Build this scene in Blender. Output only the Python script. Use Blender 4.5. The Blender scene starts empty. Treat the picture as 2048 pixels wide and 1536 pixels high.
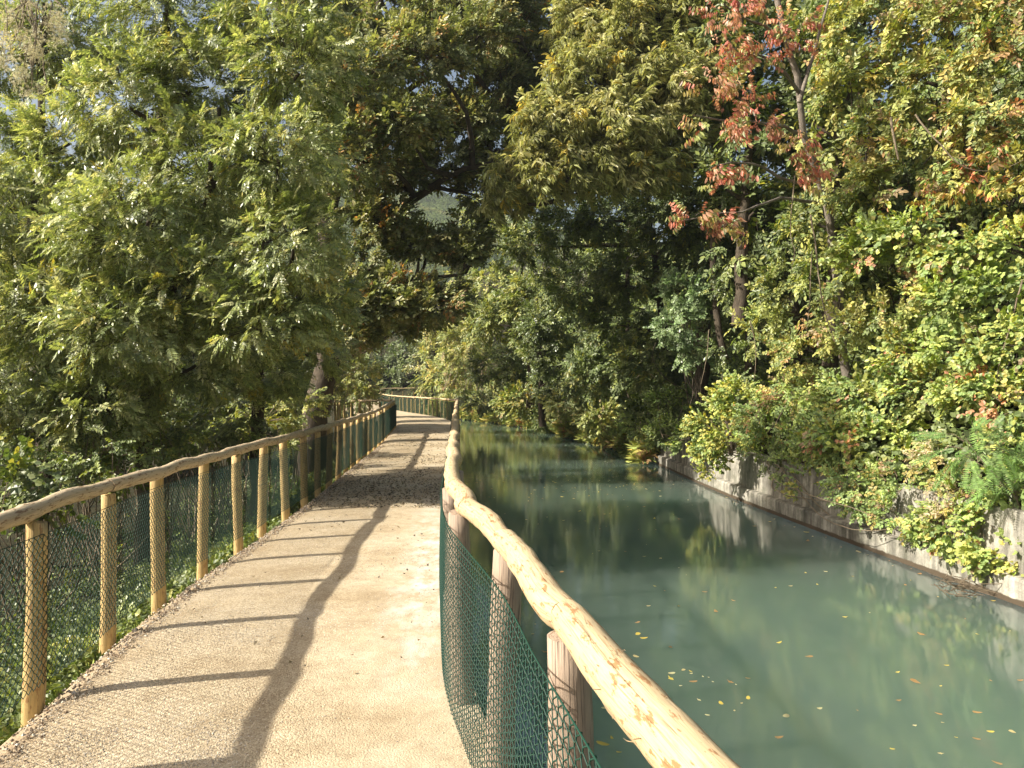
import bpy, math, random
import numpy as np
from mathutils import Vector

random.seed(7)
rng = np.random.default_rng(11)
sc = bpy.context.scene
COL = sc.collection

# ------------------------------------------------------------------ camera
cam_d = bpy.data.cameras.new('camera')
cam = bpy.data.objects.new('camera', cam_d); COL.objects.link(cam)
cam.location = (0, 0, 1.58)
cam.rotation_euler = (math.radians(90), 0, 0)
cam_d.sensor_width = 36
cam_d.lens = 36 * 1475 / 2048
cam_d.shift_y = 9 / 2048
cam_d.clip_start = 0.05
cam_d.clip_end = 3000
sc.camera = cam

# ------------------------------------------------------------------ light
SUN_EL = math.radians(36)
sun_dir = Vector((0.975 * math.cos(SUN_EL), 0.22 * math.cos(SUN_EL), -math.sin(SUN_EL)))   # way the light travels
w = bpy.data.worlds.new('World'); sc.world = w; w.use_nodes = True
nt = w.node_tree; nt.nodes.clear()
sky = nt.nodes.new('ShaderNodeTexSky'); sky.sky_type = 'NISHITA'; sky.sun_disc = False
sky.sun_elevation = SUN_EL
sky.sun_rotation = math.atan2(-sun_dir.x, -sun_dir.y)
sky.air_density = 1.3; sky.dust_density = 6.0; sky.ozone_density = 1.0
bg = nt.nodes.new('ShaderNodeBackground'); bg.inputs[1].default_value = 0.078
wo = nt.nodes.new('ShaderNodeOutputWorld')
nt.links.new(sky.outputs[0], bg.inputs[0]); nt.links.new(bg.outputs[0], wo.inputs[0])
sl = bpy.data.lights.new('sun', 'SUN'); sl.energy = 5.0; sl.angle = math.radians(0.9); sl.color = (1.0, 0.93, 0.80)
so = bpy.data.objects.new('sun', sl); COL.objects.link(so)
so.rotation_euler = sun_dir.to_track_quat('-Z', 'Y').to_euler()
sc.view_settings.view_transform = 'Standard'; sc.view_settings.look = 'None'
sc.view_settings.exposure = 1.0; sc.view_settings.gamma = 1.0
sc.cycles.max_bounces = 6; sc.cycles.diffuse_bounces = 2; sc.cycles.glossy_bounces = 3
sc.cycles.transmission_bounces = 4; sc.cycles.transparent_max_bounces = 4; sc.cycles.volume_bounces = 0
sc.cycles.caustics_reflective = False; sc.cycles.caustics_refractive = False
sc.cycles.sample_clamp_indirect = 6

# ------------------------------------------------------------------ helpers
F, HX, HY, EYE = 1475.0, 1024.0, 777.0, 1.58
def P(px, py, d):            # a point of the place, read off the survey of the photo
    return np.array([(px - HX) / F * d, d, EYE + (HY - py) / F * d])

def catmull(pts, step=0.25):
    pts = np.array(pts, float)
    p = np.vstack([2 * pts[0] - pts[1], pts, 2 * pts[-1] - pts[-2]])
    out = []
    for i in range(1, len(p) - 2):
        n = max(2, int(np.linalg.norm(p[i + 1] - p[i]) / step))
        for k in range(n):
            t = k / n
            out.append(0.5 * ((2 * p[i]) + (-p[i - 1] + p[i + 1]) * t + (2 * p[i - 1] - 5 * p[i] + 4 * p[i + 1] - p[i + 2]) * t * t
                              + (-p[i - 1] + 3 * p[i] - 3 * p[i + 1] + p[i + 2]) * t ** 3))
    out.append(p[-2])
    return np.array(out)

def arclen(c):
    return np.concatenate([[0], np.cumsum(np.linalg.norm(np.diff(c, axis=0), axis=1))])

def at_len(c, s, L=None):
    L = arclen(c) if L is None else L
    return np.stack([np.interp(s, L, c[:, k]) for k in range(c.shape[1])], -1)

def right_normal(c):
    t = np.gradient(c[:, :2], axis=0); t /= np.linalg.norm(t, axis=1)[:, None] + 1e-9
    return np.stack([t[:, 1], -t[:, 0]], -1)

class MB:
    """collects arrays of vertices and faces, then makes one mesh"""
    def __init__(s): s.v = []; s.l = []; s.c = []; s.n = 0; s.col = []; s.g = []
    def add(s, v, faces, col=None, g=None):
        v = np.asarray(v, float).reshape(-1, 3)
        s.v.append(v)
        groups = faces if isinstance(faces, list) and len(faces) and isinstance(faces[0], np.ndarray) else [np.array(faces)]
        for f in groups:
            s.l.append((f + s.n).ravel()); s.c.append(np.full(len(f), f.shape[1]))
        s.n += len(v)
        s.col.append(np.tile([1, 1, 1], (len(v), 1)) if col is None else np.broadcast_to(col, (len(v), 3)))
        s.g.append(np.zeros((len(v), 3)) if g is None else np.asarray(g, float))
    def mesh(s, name, smooth=False, origin=(0, 0, 0)):
        me = bpy.data.meshes.new(name)
        v = np.vstack(s.v) - np.array(origin); l = np.concatenate(s.l); c = np.concatenate(s.c)
        me.vertices.add(len(v)); me.vertices.foreach_set('co', v.ravel().astype(np.float32))
        me.loops.add(len(l)); me.loops.foreach_set('vertex_index', l.astype(np.int32))
        me.polygons.add(len(c)); me.polygons.foreach_set('loop_start', np.concatenate([[0], np.cumsum(c)[:-1]]).astype(np.int32))
        me.polygons.foreach_set('loop_total', c.astype(np.int32))
        me.polygons.foreach_set('use_smooth', np.full(len(c), smooth))
        a = me.attributes.new('Col', 'FLOAT_COLOR', 'POINT')
        cc = np.vstack(s.col); a.data.foreach_set('color', np.hstack([cc, np.ones((len(cc), 1))]).ravel().astype(np.float32))
        a = me.attributes.new('grain', 'FLOAT_VECTOR', 'POINT')
        a.data.foreach_set('vector', np.vstack(s.g).ravel().astype(np.float32))
        me.update(calc_edges=True)
        return me

def link(name, me, mat, loc=(0, 0, 0), parent=None):
    o = bpy.data.objects.new(name, me); COL.objects.link(o)
    if mat is not None and len(me.materials) == 0: me.materials.append(mat)
    if parent is not None:
        o.parent = parent; loc = Vector(loc) - parent.location
    o.location = loc
    return o

def empty(name, loc, label, cat, group=None):
    o = bpy.data.objects.new(name, None); COL.objects.link(o); o.location = loc
    o.empty_display_size = 0.2
    o['label'] = label; o['category'] = cat
    if group: o['group'] = group
    return o

def tag(o, label=None, cat=None, group=None, kind=None):
    if label: o['label'] = label
    if cat: o['category'] = cat
    if group: o['group'] = group
    if kind: o['kind'] = kind
    return o

def tube(mb, pts, rad, sides=6, col=None, cap=True, wob=0.0, v0=0.0):
    pts = np.asarray(pts, float); n = len(pts)
    rad = np.broadcast_to(rad, (n,)) if np.ndim(rad) else np.full(n, rad)
    t = np.gradient(pts, axis=0); t /= np.linalg.norm(t, axis=1)[:, None] + 1e-9
    ref = np.array([0, 0, 1.0]) if abs(t[:, 2]).mean() < 0.85 else np.array([1.0, 0, 0])
    a = np.cross(t, ref); a /= np.linalg.norm(a, axis=1)[:, None] + 1e-9
    b = np.cross(a, t)
    th = np.arange(sides) / sides * 2 * np.pi
    r = rad[:, None] * (1 + (wob * rng.standard_normal((n, sides)) if wob else 0))
    v = pts[:, None] + r[..., None] * (np.cos(th)[None, :, None] * a[:, None] + np.sin(th)[None, :, None] * b[:, None])
    L = arclen(pts) + v0
    g = np.stack([np.broadcast_to(np.cos(th), (n, sides)), np.broadcast_to(np.sin(th), (n, sides)), np.broadcast_to(L[:, None], (n, sides))], -1)
    i = np.arange(n - 1)[:, None] * sides; j = np.arange(sides)[None]; j2 = (j + 1) % sides
    f = np.stack([i + j, i + j2, i + sides + j2, i + sides + j], -1).reshape(-1, 4)
    v = v.reshape(-1, 3); g = g.reshape(-1, 3)
    if cap:
        v = np.vstack([v, v[:sides], v[-sides:]])
        gc = g * [[0.4, 0.4, 1]]
        g = np.vstack([g, gc[:sides], gc[-sides:]])
        fs = [f, np.arange(sides)[None] + n * sides, (np.arange(sides)[::-1])[None] + (n + 1) * sides]
        mb.add(v, fs, col, g)
    else:
        mb.add(v, f, col, g)

def strip(curve_rows, closed=False):
    """rows: (m, n, 3) -> verts and quads"""
    R = np.asarray(curve_rows); m, n = R.shape[:2]
    i = np.arange(m - 1)[:, None] * n; j = np.arange(n - 1)[None]
    f = np.stack([i + j, i + j + 1, i + n + j + 1, i + n + j], -1).reshape(-1, 4)
    return R.reshape(-1, 3), f

def vnoise(x, y, seed=0):
    x = np.asarray(x, float); y = np.asarray(y, float)
    xi = np.floor(x).astype(int); yi = np.floor(y).astype(int); fx = x - xi; fy = y - yi
    fx = fx * fx * (3 - 2 * fx); fy = fy * fy * (3 - 2 * fy)
    def h(a, b):
        k = (a * 374761393 + b * 668265263 + seed * 1442695041) & 0xffffffff
        k = ((k ^ (k >> 13)) * 1274126177) & 0xffffffff
        return ((k ^ (k >> 16)) & 0xffff) / 65535.0
    return (h(xi, yi) * (1 - fx) + h(xi + 1, yi) * fx) * (1 - fy) + (h(xi, yi + 1) * (1 - fx) + h(xi + 1, yi + 1) * fx) * fy
def fbm(x, y, seed=0, o=4):
    return sum(vnoise(x * 2 ** k, y * 2 ** k, seed + k) / 2 ** (k + 1) for k in range(o))

# ------------------------------------------------------------------ materials
def new_mat(name):
    m = bpy.data.materials.new(name); m.use_nodes = True
    n = m.node_tree; n.nodes.clear()
    out = n.nodes.new('ShaderNodeOutputMaterial')
    return m, n, out
def N(n, t, **k):
    x = n.nodes.new(t)
    for a, b in k.items():
        if a.startswith('i_'): x.inputs[a[2:].replace('_', ' ')].default_value = b
        else: setattr(x, a, b)
    return x
def ramp(n, stops, fac=None, interp='LINEAR'):
    r = n.nodes.new('ShaderNodeValToRGB'); r.color_ramp.interpolation = interp
    e = r.color_ramp.elements
    while len(e) < len(stops): e.new(0.5)
    for q, (p, c) in zip(e, stops):
        q.position = p; q.color = (*c, 1) if len(c) == 3 else c
    if fac is not None: n.links.new(fac, r.inputs[0])
    return r
def mixc(n, fac, a, b, mode='MIX'):
    m = n.nodes.new('ShaderNodeMix'); m.data_type = 'RGBA'; m.blend_type = mode
    for s, v in ((m.inputs[0], fac), (m.inputs[6], a), (m.inputs[7], b)):
        if isinstance(v, bpy.types.NodeSocket): n.links.new(v, s)
        elif isinstance(v, (int, float)): s.default_value = v
        else: s.default_value = (*v, 1)
    return m.outputs[2]
def mathn(n, op, a, b=0.0, c=0.0, clamp=False):
    m = n.nodes.new('ShaderNodeMath'); m.operation = op; m.use_clamp = clamp
    for s, v in zip(m.inputs, (a, b, c)):
        if isinstance(v, bpy.types.NodeSocket): n.links.new(v, s)
        else: s.default_value = v
    return m.outputs[0]
def noise(n, vec, scale, detail=4, rough=0.55):
    x = n.nodes.new('ShaderNodeTexNoise'); x.inputs['Scale'].default_value = scale
    x.inputs['Detail'].default_value = detail; x.inputs['Roughness'].default_value = rough
    if vec is not None: n.links.new(vec, x.inputs['Vector'])
    return x.outputs[0]
def vmul(n, vec, s):
    m = n.nodes.new('ShaderNodeVectorMath'); m.operation = 'MULTIPLY'; n.links.new(vec, m.inputs[0]); m.inputs[1].default_value = s
    return m.outputs[0]
def vadd(n, a, b):
    m = n.nodes.new('ShaderNodeVectorMath'); m.operation = 'ADD'; n.links.new(a, m.inputs[0]); n.links.new(b, m.inputs[1])
    return m.outputs[0]
def bump(n, h, strength=0.5, dist=0.01):
    b = n.nodes.new('ShaderNodeBump'); b.inputs['Strength'].default_value = strength; b.inputs['Distance'].default_value = dist
    n.links.new(h, b.inputs['Height']); return b.outputs[0]
def principled(n, out, col, rough=0.7, spec=0.3, nrm=None):
    p = n.nodes.new('ShaderNodeBsdfPrincipled')
    if isinstance(col, bpy.types.NodeSocket): n.links.new(col, p.inputs['Base Color'])
    else: p.inputs['Base Color'].default_value = (*col, 1)
    if isinstance(rough, bpy.types.NodeSocket): n.links.new(rough, p.inputs['Roughness'])
    else: p.inputs['Roughness'].default_value = rough
    p.inputs['Specular IOR Level'].default_value = spec
    if nrm is not None: n.links.new(nrm, p.inputs['Normal'])
    n.links.new(p.outputs[0], out.inputs[0]); return p

def leaf_mat(name, trans=0.42, rough=0.45, spec=0.35):
    m, n, out = new_mat(name)
    a = N(n, 'ShaderNodeAttribute', attribute_name='Col')
    geo = N(n, 'ShaderNodeNewGeometry')
    nz = noise(n, geo.outputs['Position'], 9, 2)
    c = mixc(n, 0.35, a.outputs['Color'], ramp(n, [(0.3, (0.55, 0.55, 0.55)), (0.7, (1.25, 1.25, 1.25))], nz).outputs[0], 'MULTIPLY')
    back = mixc(n, geo.outputs['Backfacing'], c, mixc(n, 0.22, c, (0.35, 0.38, 0.28)))
    p = principled(n, out, back, rough, spec)
    t = N(n, 'ShaderNodeBsdfTranslucent')
    n.links.new(mixc(n, 0.8, c, (1.25, 1.2, 0.66), 'MULTIPLY'), t.inputs[0])
    mx = N(n, 'ShaderNodeMixShader'); mx.inputs[0].default_value = trans
    n.links.new(p.outputs[0], mx.inputs[1]); n.links.new(t.outputs[0], mx.inputs[2]); n.links.new(mx.outputs[0], out.inputs[0])
    return m
M = {}
M['leaf'] = leaf_mat('leaf', 0.30, 0.42, 0.35)
M['leaf_ash'] = leaf_mat('feathery leaf', 0.32, 0.38, 0.45)
M['leaf_glossy'] = leaf_mat('glossy leaf', 0.3, 0.33, 0.5)
M['dry_leaf'] = leaf_mat('dry leaf', 0.15, 0.7, 0.2)

def wood(name, base, dark, grey=0.0, patch=None, stretch=0.12, crack=0.0, bmp=0.5):
    m, n, out = new_mat(name)
    a = N(n, 'ShaderNodeAttribute', attribute_name='grain'); v = a.outputs['Vector']
    oi = N(n, 'ShaderNodeObjectInfo')
    rnd = vmul(n, v, (1, 1, 1))
    cb = n.nodes.new('ShaderNodeCombineXYZ'); n.links.new(mathn(n, 'MULTIPLY', oi.outputs['Random'], 40), cb.inputs[2])
    n.links.new(mathn(n, 'MULTIPLY', oi.outputs['Random'], 17), cb.inputs[0])
    v = vadd(n, v, cb.outputs[0])
    grain = noise(n, vmul(n, v, (3.5, 3.5, 5.0 * stretch * 8)), 2.2, 6, 0.65)
    fine = noise(n, vmul(n, v, (14, 14, 9)), 1.5, 4, 0.6)
    blot = noise(n, vmul(n, v, (0.9, 0.9, 3.2)), 1.6, 3)
    c = ramp(n, [(0.28, dark), (0.46, base), (0.75, tuple(min(1, x * 1.12) for x in base))], grain).outputs[0]
    c = mixc(n, 0.5, c, ramp(n, [(0.3, (0.6, 0.58, 0.55)), (0.65, (1.08, 1.05, 1.0))], fine).outputs[0], 'MULTIPLY')
    c = mixc(n, mathn(n, 'MULTIPLY', ramp(n, [(0.42, (0, 0, 0)), (0.62, (1, 1, 1))], blot).outputs[0], 0.45), c, tuple(x * 0.78 for x in base), 'MIX')
    if patch:
        pn = noise(n, vmul(n, v, (1.7, 1.7, 9.0)), 1.5, 9, 0.68)
        pm = ramp(n, [(0.562, (0, 0, 0)), (0.585, (1, 1, 1))], pn).outputs[0]
        pc = mixc(n, fine, patch, tuple(x * 2.0 for x in patch))
        c = mixc(n, mathn(n, 'MULTIPLY', pm, 0.85), c, pc)
    h = mathn(n, 'ADD', mathn(n, 'MULTIPLY', grain, 0.7), mathn(n, 'MULTIPLY', fine, 0.3))
    if crack:
        wv = noise(n, vmul(n, v, (4.5, 4.5, 0.55)), 1.25, 3, 0.5)
        ck = ramp(n, [(0.485, (0, 0, 0)), (0.497, (1, 1, 1)), (0.503, (1, 1, 1)), (0.515, (0, 0, 0))], wv).outputs[0]
        c = mixc(n, mathn(n, 'MULTIPLY', ck, crack), c, (0.05, 0.035, 0.025))
        h = mathn(n, 'SUBTRACT', h, mathn(n, 'MULTIPLY', ck, 0.8))
    principled(n, out, c, 0.62, 0.3, bump(n, h, bmp, 0.006))
    return m
M['rail'] = wood('peeled rail wood', (0.61, 0.48, 0.295), (0.38, 0.24, 0.12), patch=(0.20, 0.095, 0.035), crack=0.3, bmp=0.7)
M['rail_left'] = wood('peeled left rail wood', (0.60, 0.49, 0.33), (0.38, 0.27, 0.17), patch=(0.14, 0.075, 0.035), crack=0.3, bmp=0.7)
M['post'] = wood('pale post wood', (0.62, 0.45, 0.20), (0.36, 0.23, 0.09), patch=(0.22, 0.12, 0.05), crack=0.5)
M['post_grey'] = wood('weathered post wood', (0.40, 0.31, 0.24), (0.22, 0.16, 0.12), crack=0.9)
def bark(name, a, b, sc_=1.0):
    m, n, out = new_mat(name)
    at = N(n, 'ShaderNodeAttribute', attribute_name='grain'); v = at.outputs['Vector']
    g = noise(n, vmul(n, v, (3, 3, 2.2)), 2.0 * sc_, 6, 0.7)
    geo = N(n, 'ShaderNodeNewGeometry'); k = noise(n, geo.outputs['Position'], 6, 3)
    c = mixc(n, 0.5, ramp(n, [(0.3, a), (0.65, b)], g).outputs[0], ramp(n, [(0.35, a), (0.65, b)], k).outputs[0])
    principled(n, out, c, 0.85, 0.2, bump(n, g, 0.9, 0.03)); return m
M['bark'] = bark('dark bark', (0.035, 0.028, 0.02), (0.12, 0.095, 0.07))
M['bark_grey'] = bark('grey bark', (0.10, 0.085, 0.07), (0.36, 0.31, 0.26))
M['twig'] = bark('pale dry stems', (0.16, 0.12, 0.08), (0.42, 0.34, 0.24))

m, n, out = new_mat('green coated wire'); principled(n, out, (0.008, 0.046, 0.032), 0.5, 0.25); M['wire'] = m
m, n, out = new_mat('black tie wire'); principled(n, out, (0.01, 0.012, 0.01), 0.4, 0.5); M['tie'] = m
m, n, out = new_mat('stone chip')
a = N(n, 'ShaderNodeAttribute', attribute_name='Col'); principled(n, out, a.outputs['Color'], 0.85, 0.2); M['stone'] = m

def path_mat():
    m, n, out = new_mat('compacted gravel')
    geo = N(n, 'ShaderNodeNewGeometry'); pos = geo.outputs['Position']
    at = N(n, 'ShaderNodeAttribute', attribute_name='grain')     # x = 0 left edge .. 1 right edge, y = metres along
    sep = N(n, 'ShaderNodeSeparateXYZ'); n.links.new(at.outputs['Vector'], sep.inputs[0])
    big = noise(n, pos, 1.3, 5, 0.6); mid = noise(n, pos, 9, 5, 0.65); fine = noise(n, pos, 110, 3, 0.7)
    vo = N(n, 'ShaderNodeTexVoronoi'); vo.inputs['Scale'].default_value = 105; n.links.new(pos, vo.inputs['Vector'])
    vo2 = N(n, 'ShaderNodeTexVoronoi'); vo2.inputs['Scale'].default_value = 160; n.links.new(pos, vo2.inputs['Vector'])
    c = ramp(n, [(0.3, (0.40, 0.32, 0.21)), (0.5, (0.50, 0.42, 0.295)), (0.72, (0.57, 0.50, 0.38))], big).outputs[0]
    c = mixc(n, 0.6, c, ramp(n, [(0.3, (0.72, 0.68, 0.64)), (0.7, (1.15, 1.14, 1.12))], mid).outputs[0], 'MULTIPLY')
    sp = N(n, 'ShaderNodeSeparateColor'); n.links.new(vo.outputs['Color'], sp.inputs[0])
    smooth = mathn(n, 'MULTIPLY', ramp(n, [(0.50, (1, 1, 1)), (0.68, (0.45, 0.45, 0.45)), (0.80, (0.3, 0.3, 0.3))], mathn(n, 'ADD', sep.outputs[0], mathn(n, 'MULTIPLY', mathn(n, 'SUBTRACT', big, 0.5), 0.5))).outputs[0], 0.75)
    c = mixc(n, smooth, c, ramp(n, [(0.0, (0.60, 0.54, 0.48)), (0.3, (0.95, 0.93, 0.9)), (0.8, (1.1, 1.1, 1.08)), (1.0, (1.35, 1.38, 1.4))], sp.outputs[0]).outputs[0], 'MULTIPLY')
    c = mixc(n, 0.5, c, ramp(n, [(0.3, (0.65, 0.62, 0.6)), (0.7, (1.2, 1.2, 1.2))], fine).outputs[0], 'MULTIPLY')
    # pale lime wash along the canal side
    cb = mathn(n, 'SUBTRACT', sep.outputs[0], 0.86)
    band = ramp(n, [(0.70, (0, 0, 0)), (0.84, (1, 1, 1)), (0.93, (1, 1, 1)), (0.985, (0.2, 0.2, 0.2))], sep.outputs[0]).outputs[0]
    along = ramp(n, [(0.0, (0, 0, 0)), (0.09, (0, 0, 0)), (0.13, (1, 1, 1)), (0.19, (1, 1, 1)), (0.3, (0, 0, 0))], mathn(n, 'DIVIDE', sep.outputs[1], 40)).outputs[0]
    wash = mathn(n, 'MULTIPLY', mathn(n, 'MULTIPLY', band, along), ramp(n, [(0.42, (0, 0, 0)), (0.66, (1, 1, 1))], noise(n, vmul(n, pos, (1, 0.5, 1)), 6, 6, 0.7)).outputs[0])
    c = mixc(n, mathn(n, 'MULTIPLY', wash, 0.85), c, (0.72, 0.70, 0.66))
    edge = ramp(n, [(0.0, (1, 1, 1)), (0.03, (0.25, 0.25, 0.25)), (0.08, (0, 0, 0)), (0.975, (0, 0, 0)), (1.0, (0.9, 0.9, 0.9))], sep.outputs[0]).outputs[0]
    c = mixc(n, mathn(n, 'MULTIPLY', edge, mathn(n, 'MULTIPLY', mid, 1.1)), c, (0.24, 0.18, 0.12))
    h = mathn(n, 'ADD', mathn(n, 'MULTIPLY', vo.outputs['Distance'], -0.8), mathn(n, 'ADD', mathn(n, 'MULTIPLY', vo2.outputs['Distance'], -0.4), mathn(n, 'MULTIPLY', fine, 0.7)))
    principled(n, out, c, 0.95, 0.15, bump(n, mathn(n, 'MULTIPLY', h, mathn(n, 'ADD', smooth, 0.3)), 0.8, 0.006)); return m
M['path'] = path_mat()

def soil_mat(name, a, b, scale=3.0):
    m, n, out = new_mat(name)
    geo = N(n, 'ShaderNodeNewGeometry'); g = noise(n, geo.outputs['Position'], scale, 7, 0.68)
    g2 = noise(n, geo.outputs['Position'], scale * 12, 4, 0.6)
    c = mixc(n, 0.6, ramp(n, [(0.32, a), (0.66, b)], g).outputs[0], ramp(n, [(0.3, (0.4, 0.4, 0.4)), (0.7, (1.5, 1.5, 1.5))], g2).outputs[0], 'MULTIPLY')
    principled(n, out, c, 0.95, 0.1, bump(n, mathn(n, 'ADD', g, g2), 0.9, 0.08)); return m
M['soil'] = soil_mat('dark soil', (0.018, 0.02, 0.01), (0.06, 0.055, 0.03))
M['field'] = soil_mat('far ground', (0.03, 0.045, 0.015), (0.08, 0.09, 0.035), 0.3)

def concrete_mat():
    m, n, out = new_mat('stained concrete')
    geo = N(n, 'ShaderNodeNewGeometry'); pos = geo.outputs['Position']
    run = noise(n, vmul(n, pos, (2.6, 2.6, 0.28)), 2.0, 6, 0.7)
    g = noise(n, pos, 5, 6, 0.7); fine = noise(n, pos, 60, 3)
    c = ramp(n, [(0.25, (0.20, 0.19, 0.17)), (0.6, (0.44, 0.425, 0.385)), (0.8, (0.56, 0.54, 0.49))], g).outputs[0]
    c = mixc(n, 0.85, c, ramp(n, [(0.36, (0.22, 0.21, 0.19)), (0.50, (0.7, 0.68, 0.64)), (0.62, (1.15, 1.12, 1.05))], run).outputs[0], 'MULTIPLY')
    c = mixc(n, 0.4, c, ramp(n, [(0.3, (0.7, 0.7, 0.7)), (0.7, (1.15, 1.15, 1.15))], fine).outputs[0], 'MULTIPLY')
    moss = ramp(n, [(0.52, (0, 0, 0)), (0.6, (1, 1, 1))], noise(n, vmul(n, pos, (1, 1, 1.6)), 1.7, 7, 0.7)).outputs[0]
    c = mixc(n, mathn(n, 'MULTIPLY', moss, 0.4), c, (0.11, 0.115, 0.08))
    sep = N(n, 'ShaderNodeSeparateXYZ'); n.links.new(pos, sep.inputs[0])
    zz = mathn(n, 'ADD', sep.outputs[2], mathn(n, 'MULTIPLY', g, 0.05))
    wet = mathn(n, 'MAP_RANGE' if False else 'MULTIPLY', mathn(n, 'SUBTRACT', -0.80, zz), 60, clamp=True)
    c = mixc(n, wet, c, (0.085, 0.065, 0.045))
    principled(n, out, c, 0.9, 0.2, bump(n, mathn(n, 'ADD', g, fine), 0.6, 0.012)); return m
M['concrete'] = concrete_mat()

def water_mat():
    m, n, out = new_mat('milky green canal water')
    geo = N(n, 'ShaderNodeNewGeometry'); pos = geo.outputs['Position']
    n1 = noise(n, vmul(n, pos, (0.9, 1.6, 1)), 1.6, 3, 0.5)
    n2 = noise(n, vmul(n, pos, (0.8, 2.2, 1)), 11, 3, 0.55)
    h = mathn(n, 'ADD', mathn(n, 'MULTIPLY', n1, 0.55), mathn(n, 'MULTIPLY', n2, 0.16))
    p = principled(n, out, (0.104, 0.156, 0.122), 0.025, 0.5, bump(n, h, 0.085, 0.05))
    p.inputs['IOR'].default_value = 1.55
    p.inputs['Subsurface Weight'].default_value = 1.0
    p.inputs['Subsurface Radius'].default_value = (0.85, 1.0, 0.9)
    p.inputs['Subsurface Scale'].default_value = 12.0
    return m
M['water'] = water_mat()

# ------------------------------------------------------------------ lay of the land
def hz(d):
    d = np.asarray(d, float)
    return 0.17 * np.exp(-((d - 27) / 5.0) ** 2) + 0.45 * np.clip((d - 50) / 20, 0, 1) ** 2

PATH_L = catmull([(-1.9, -3), (-1.95, 0), (-2.0, 1.5), (-2.10, 2.6), (-2.22, 3.4), (-2.36, 4.3), (-2.47, 5.2), (-2.54, 6.1), (-2.57, 6.9), (-2.61, 7.8), (-2.66, 8.7),
                  (-2.72, 9.7), (-2.80, 10.8), (-3.22, 15.7), (-3.72, 22), (-4.25, 27.5), (-5.3, 34), (-7.2, 42), (-10.4, 52), (-13.6, 62), (-15, 76)])
RAIL_R = catmull([(0.86, -2.0), (0.71, -1.2), (0.505, -0.1), (0.32, 0.9), (0.278, 1.127), (0.225, 1.42), (0.18, 1.66), (0.127, 1.95), (0.055, 2.42), (-0.047, 2.87), (-0.141, 3.25), (-0.27, 3.85),
                  (-0.375, 4.67), (-0.45, 5.6), (-0.595, 7.57), (-0.735, 9.4), (-0.90, 11.7), (-1.2, 15.5), (-1.50, 19.9), (-2.0, 27), (-2.60, 34), (-4.3, 41.5), (-7.9, 52), (-11.2, 62), (-12.8, 74)], 0.2)
RN = right_normal(RAIL_R)
EDGE_R = RAIL_R + RN * 0.075
WALL = catmull([(7.3, -4), (6.65, 2), (5.8, 8.3), (5.25, 13.5), (4.9, 18.5), (4.57, 28.6), (3.7, 34.5), (1.9, 44), (-1.4, 54), (-6.2, 64), (-13, 74), (-24, 82)], 0.4)
WN = right_normal(WALL)
WZ = -0.90

# far ground, one sheet out to the horizon
gx = np.concatenate([np.linspace(-400, -80, 8), np.linspace(-60, 60, 13), np.linspace(80, 400, 8)])
gy = np.concatenate([np.linspace(-200, -30, 6), np.linspace(-20, 120, 15), np.linspace(150, 500, 8)])
X, Y = np.meshgrid(gx, gy)
mb = MB(); v, f = strip(np.stack([X, Y, np.full_like(X, -3.0)], -1)); mb.add(v, f[:, ::-1])
tag(link('ground', mb.mesh('ground'), M['field']), 'low dark ground reaching to the far hills', kind='structure')

# path
LP, LR = arclen(PATH_L), arclen(EDGE_R)
ys = np.concatenate([np.arange(-3, 14, 0.10), np.arange(14, 74, 0.4)])
xl = np.interp(ys, PATH_L[:, 1], PATH_L[:, 0]); xr = np.interp(ys, EDGE_R[:, 1], EDGE_R[:, 0])
us = np.concatenate([[-0.16, -0.12, -0.08, -0.045, -0.02], np.linspace(0, 1, 23)])
rows = []; gr = []
for y, a, b in zip(ys, xl, xr):
    wob = 0.035 * (vnoise(y * 2.3, 3.1) - 0.5) + 0.02 * (vnoise(y * 9, 7.7) - 0.5)
    uu = us; x = a + uu * (b - a) + wob * np.clip(1 - np.abs(uu) * 2, 0, 1)
    z = hz(y) + 0.02 * np.sin(np.pi * np.clip(uu, 0, 1)) - np.where(uu < 0, 8.0 * uu ** 2 + 0.6 * np.abs(uu), 0) + 0.010 * (fbm(x * 2.5, np.full_like(x, y * 2.5), 3) - 0.5) - 0.02 * np.exp(-((uu) / 0.05) ** 2)
    rows.append(np.stack([x, np.full_like(x, y), z], -1)); gr.append(np.stack([uu, np.full_like(x, y), 0 * x], -1))
mb = MB(); v, f = strip(rows); mb.add(v, f[:, ::-1], g=np.array(gr).reshape(-1, 3))
tag(link('path', mb.mesh('path', True), M['path']), 'pale compacted gravel path between two fences', kind='structure')
PATHZ = lambda x, y: hz(y) + 0.012

# canal side of the path: a low concrete wall under the fence
def extrude(curve, profile, mb, zf=None):
    nr = right_normal(curve); rows = []
    for (p, q) in zip(curve, nr):
        dz = zf(p[1]) if zf is not None else 0
        rows.append([(p[0] + q[0] * s, p[1] + q[1] * s, z + (dz if k else 0)) for (s, z, k) in profile])
    v, f = strip(np.array(rows)); mb.add(v, f)
mb = MB(); extrude(EDGE_R[::2], [(-0.10, -0.02, 1), (0.0, -0.012, 1), (0.012, -0.03, 1), (0.02, -2.6, 0)], mb, hz)
o = link('canal_wall', mb.mesh('canal_wall'), M['concrete']); tag(o, 'concrete edge carrying the path above the canal water', 'wall')

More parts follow.
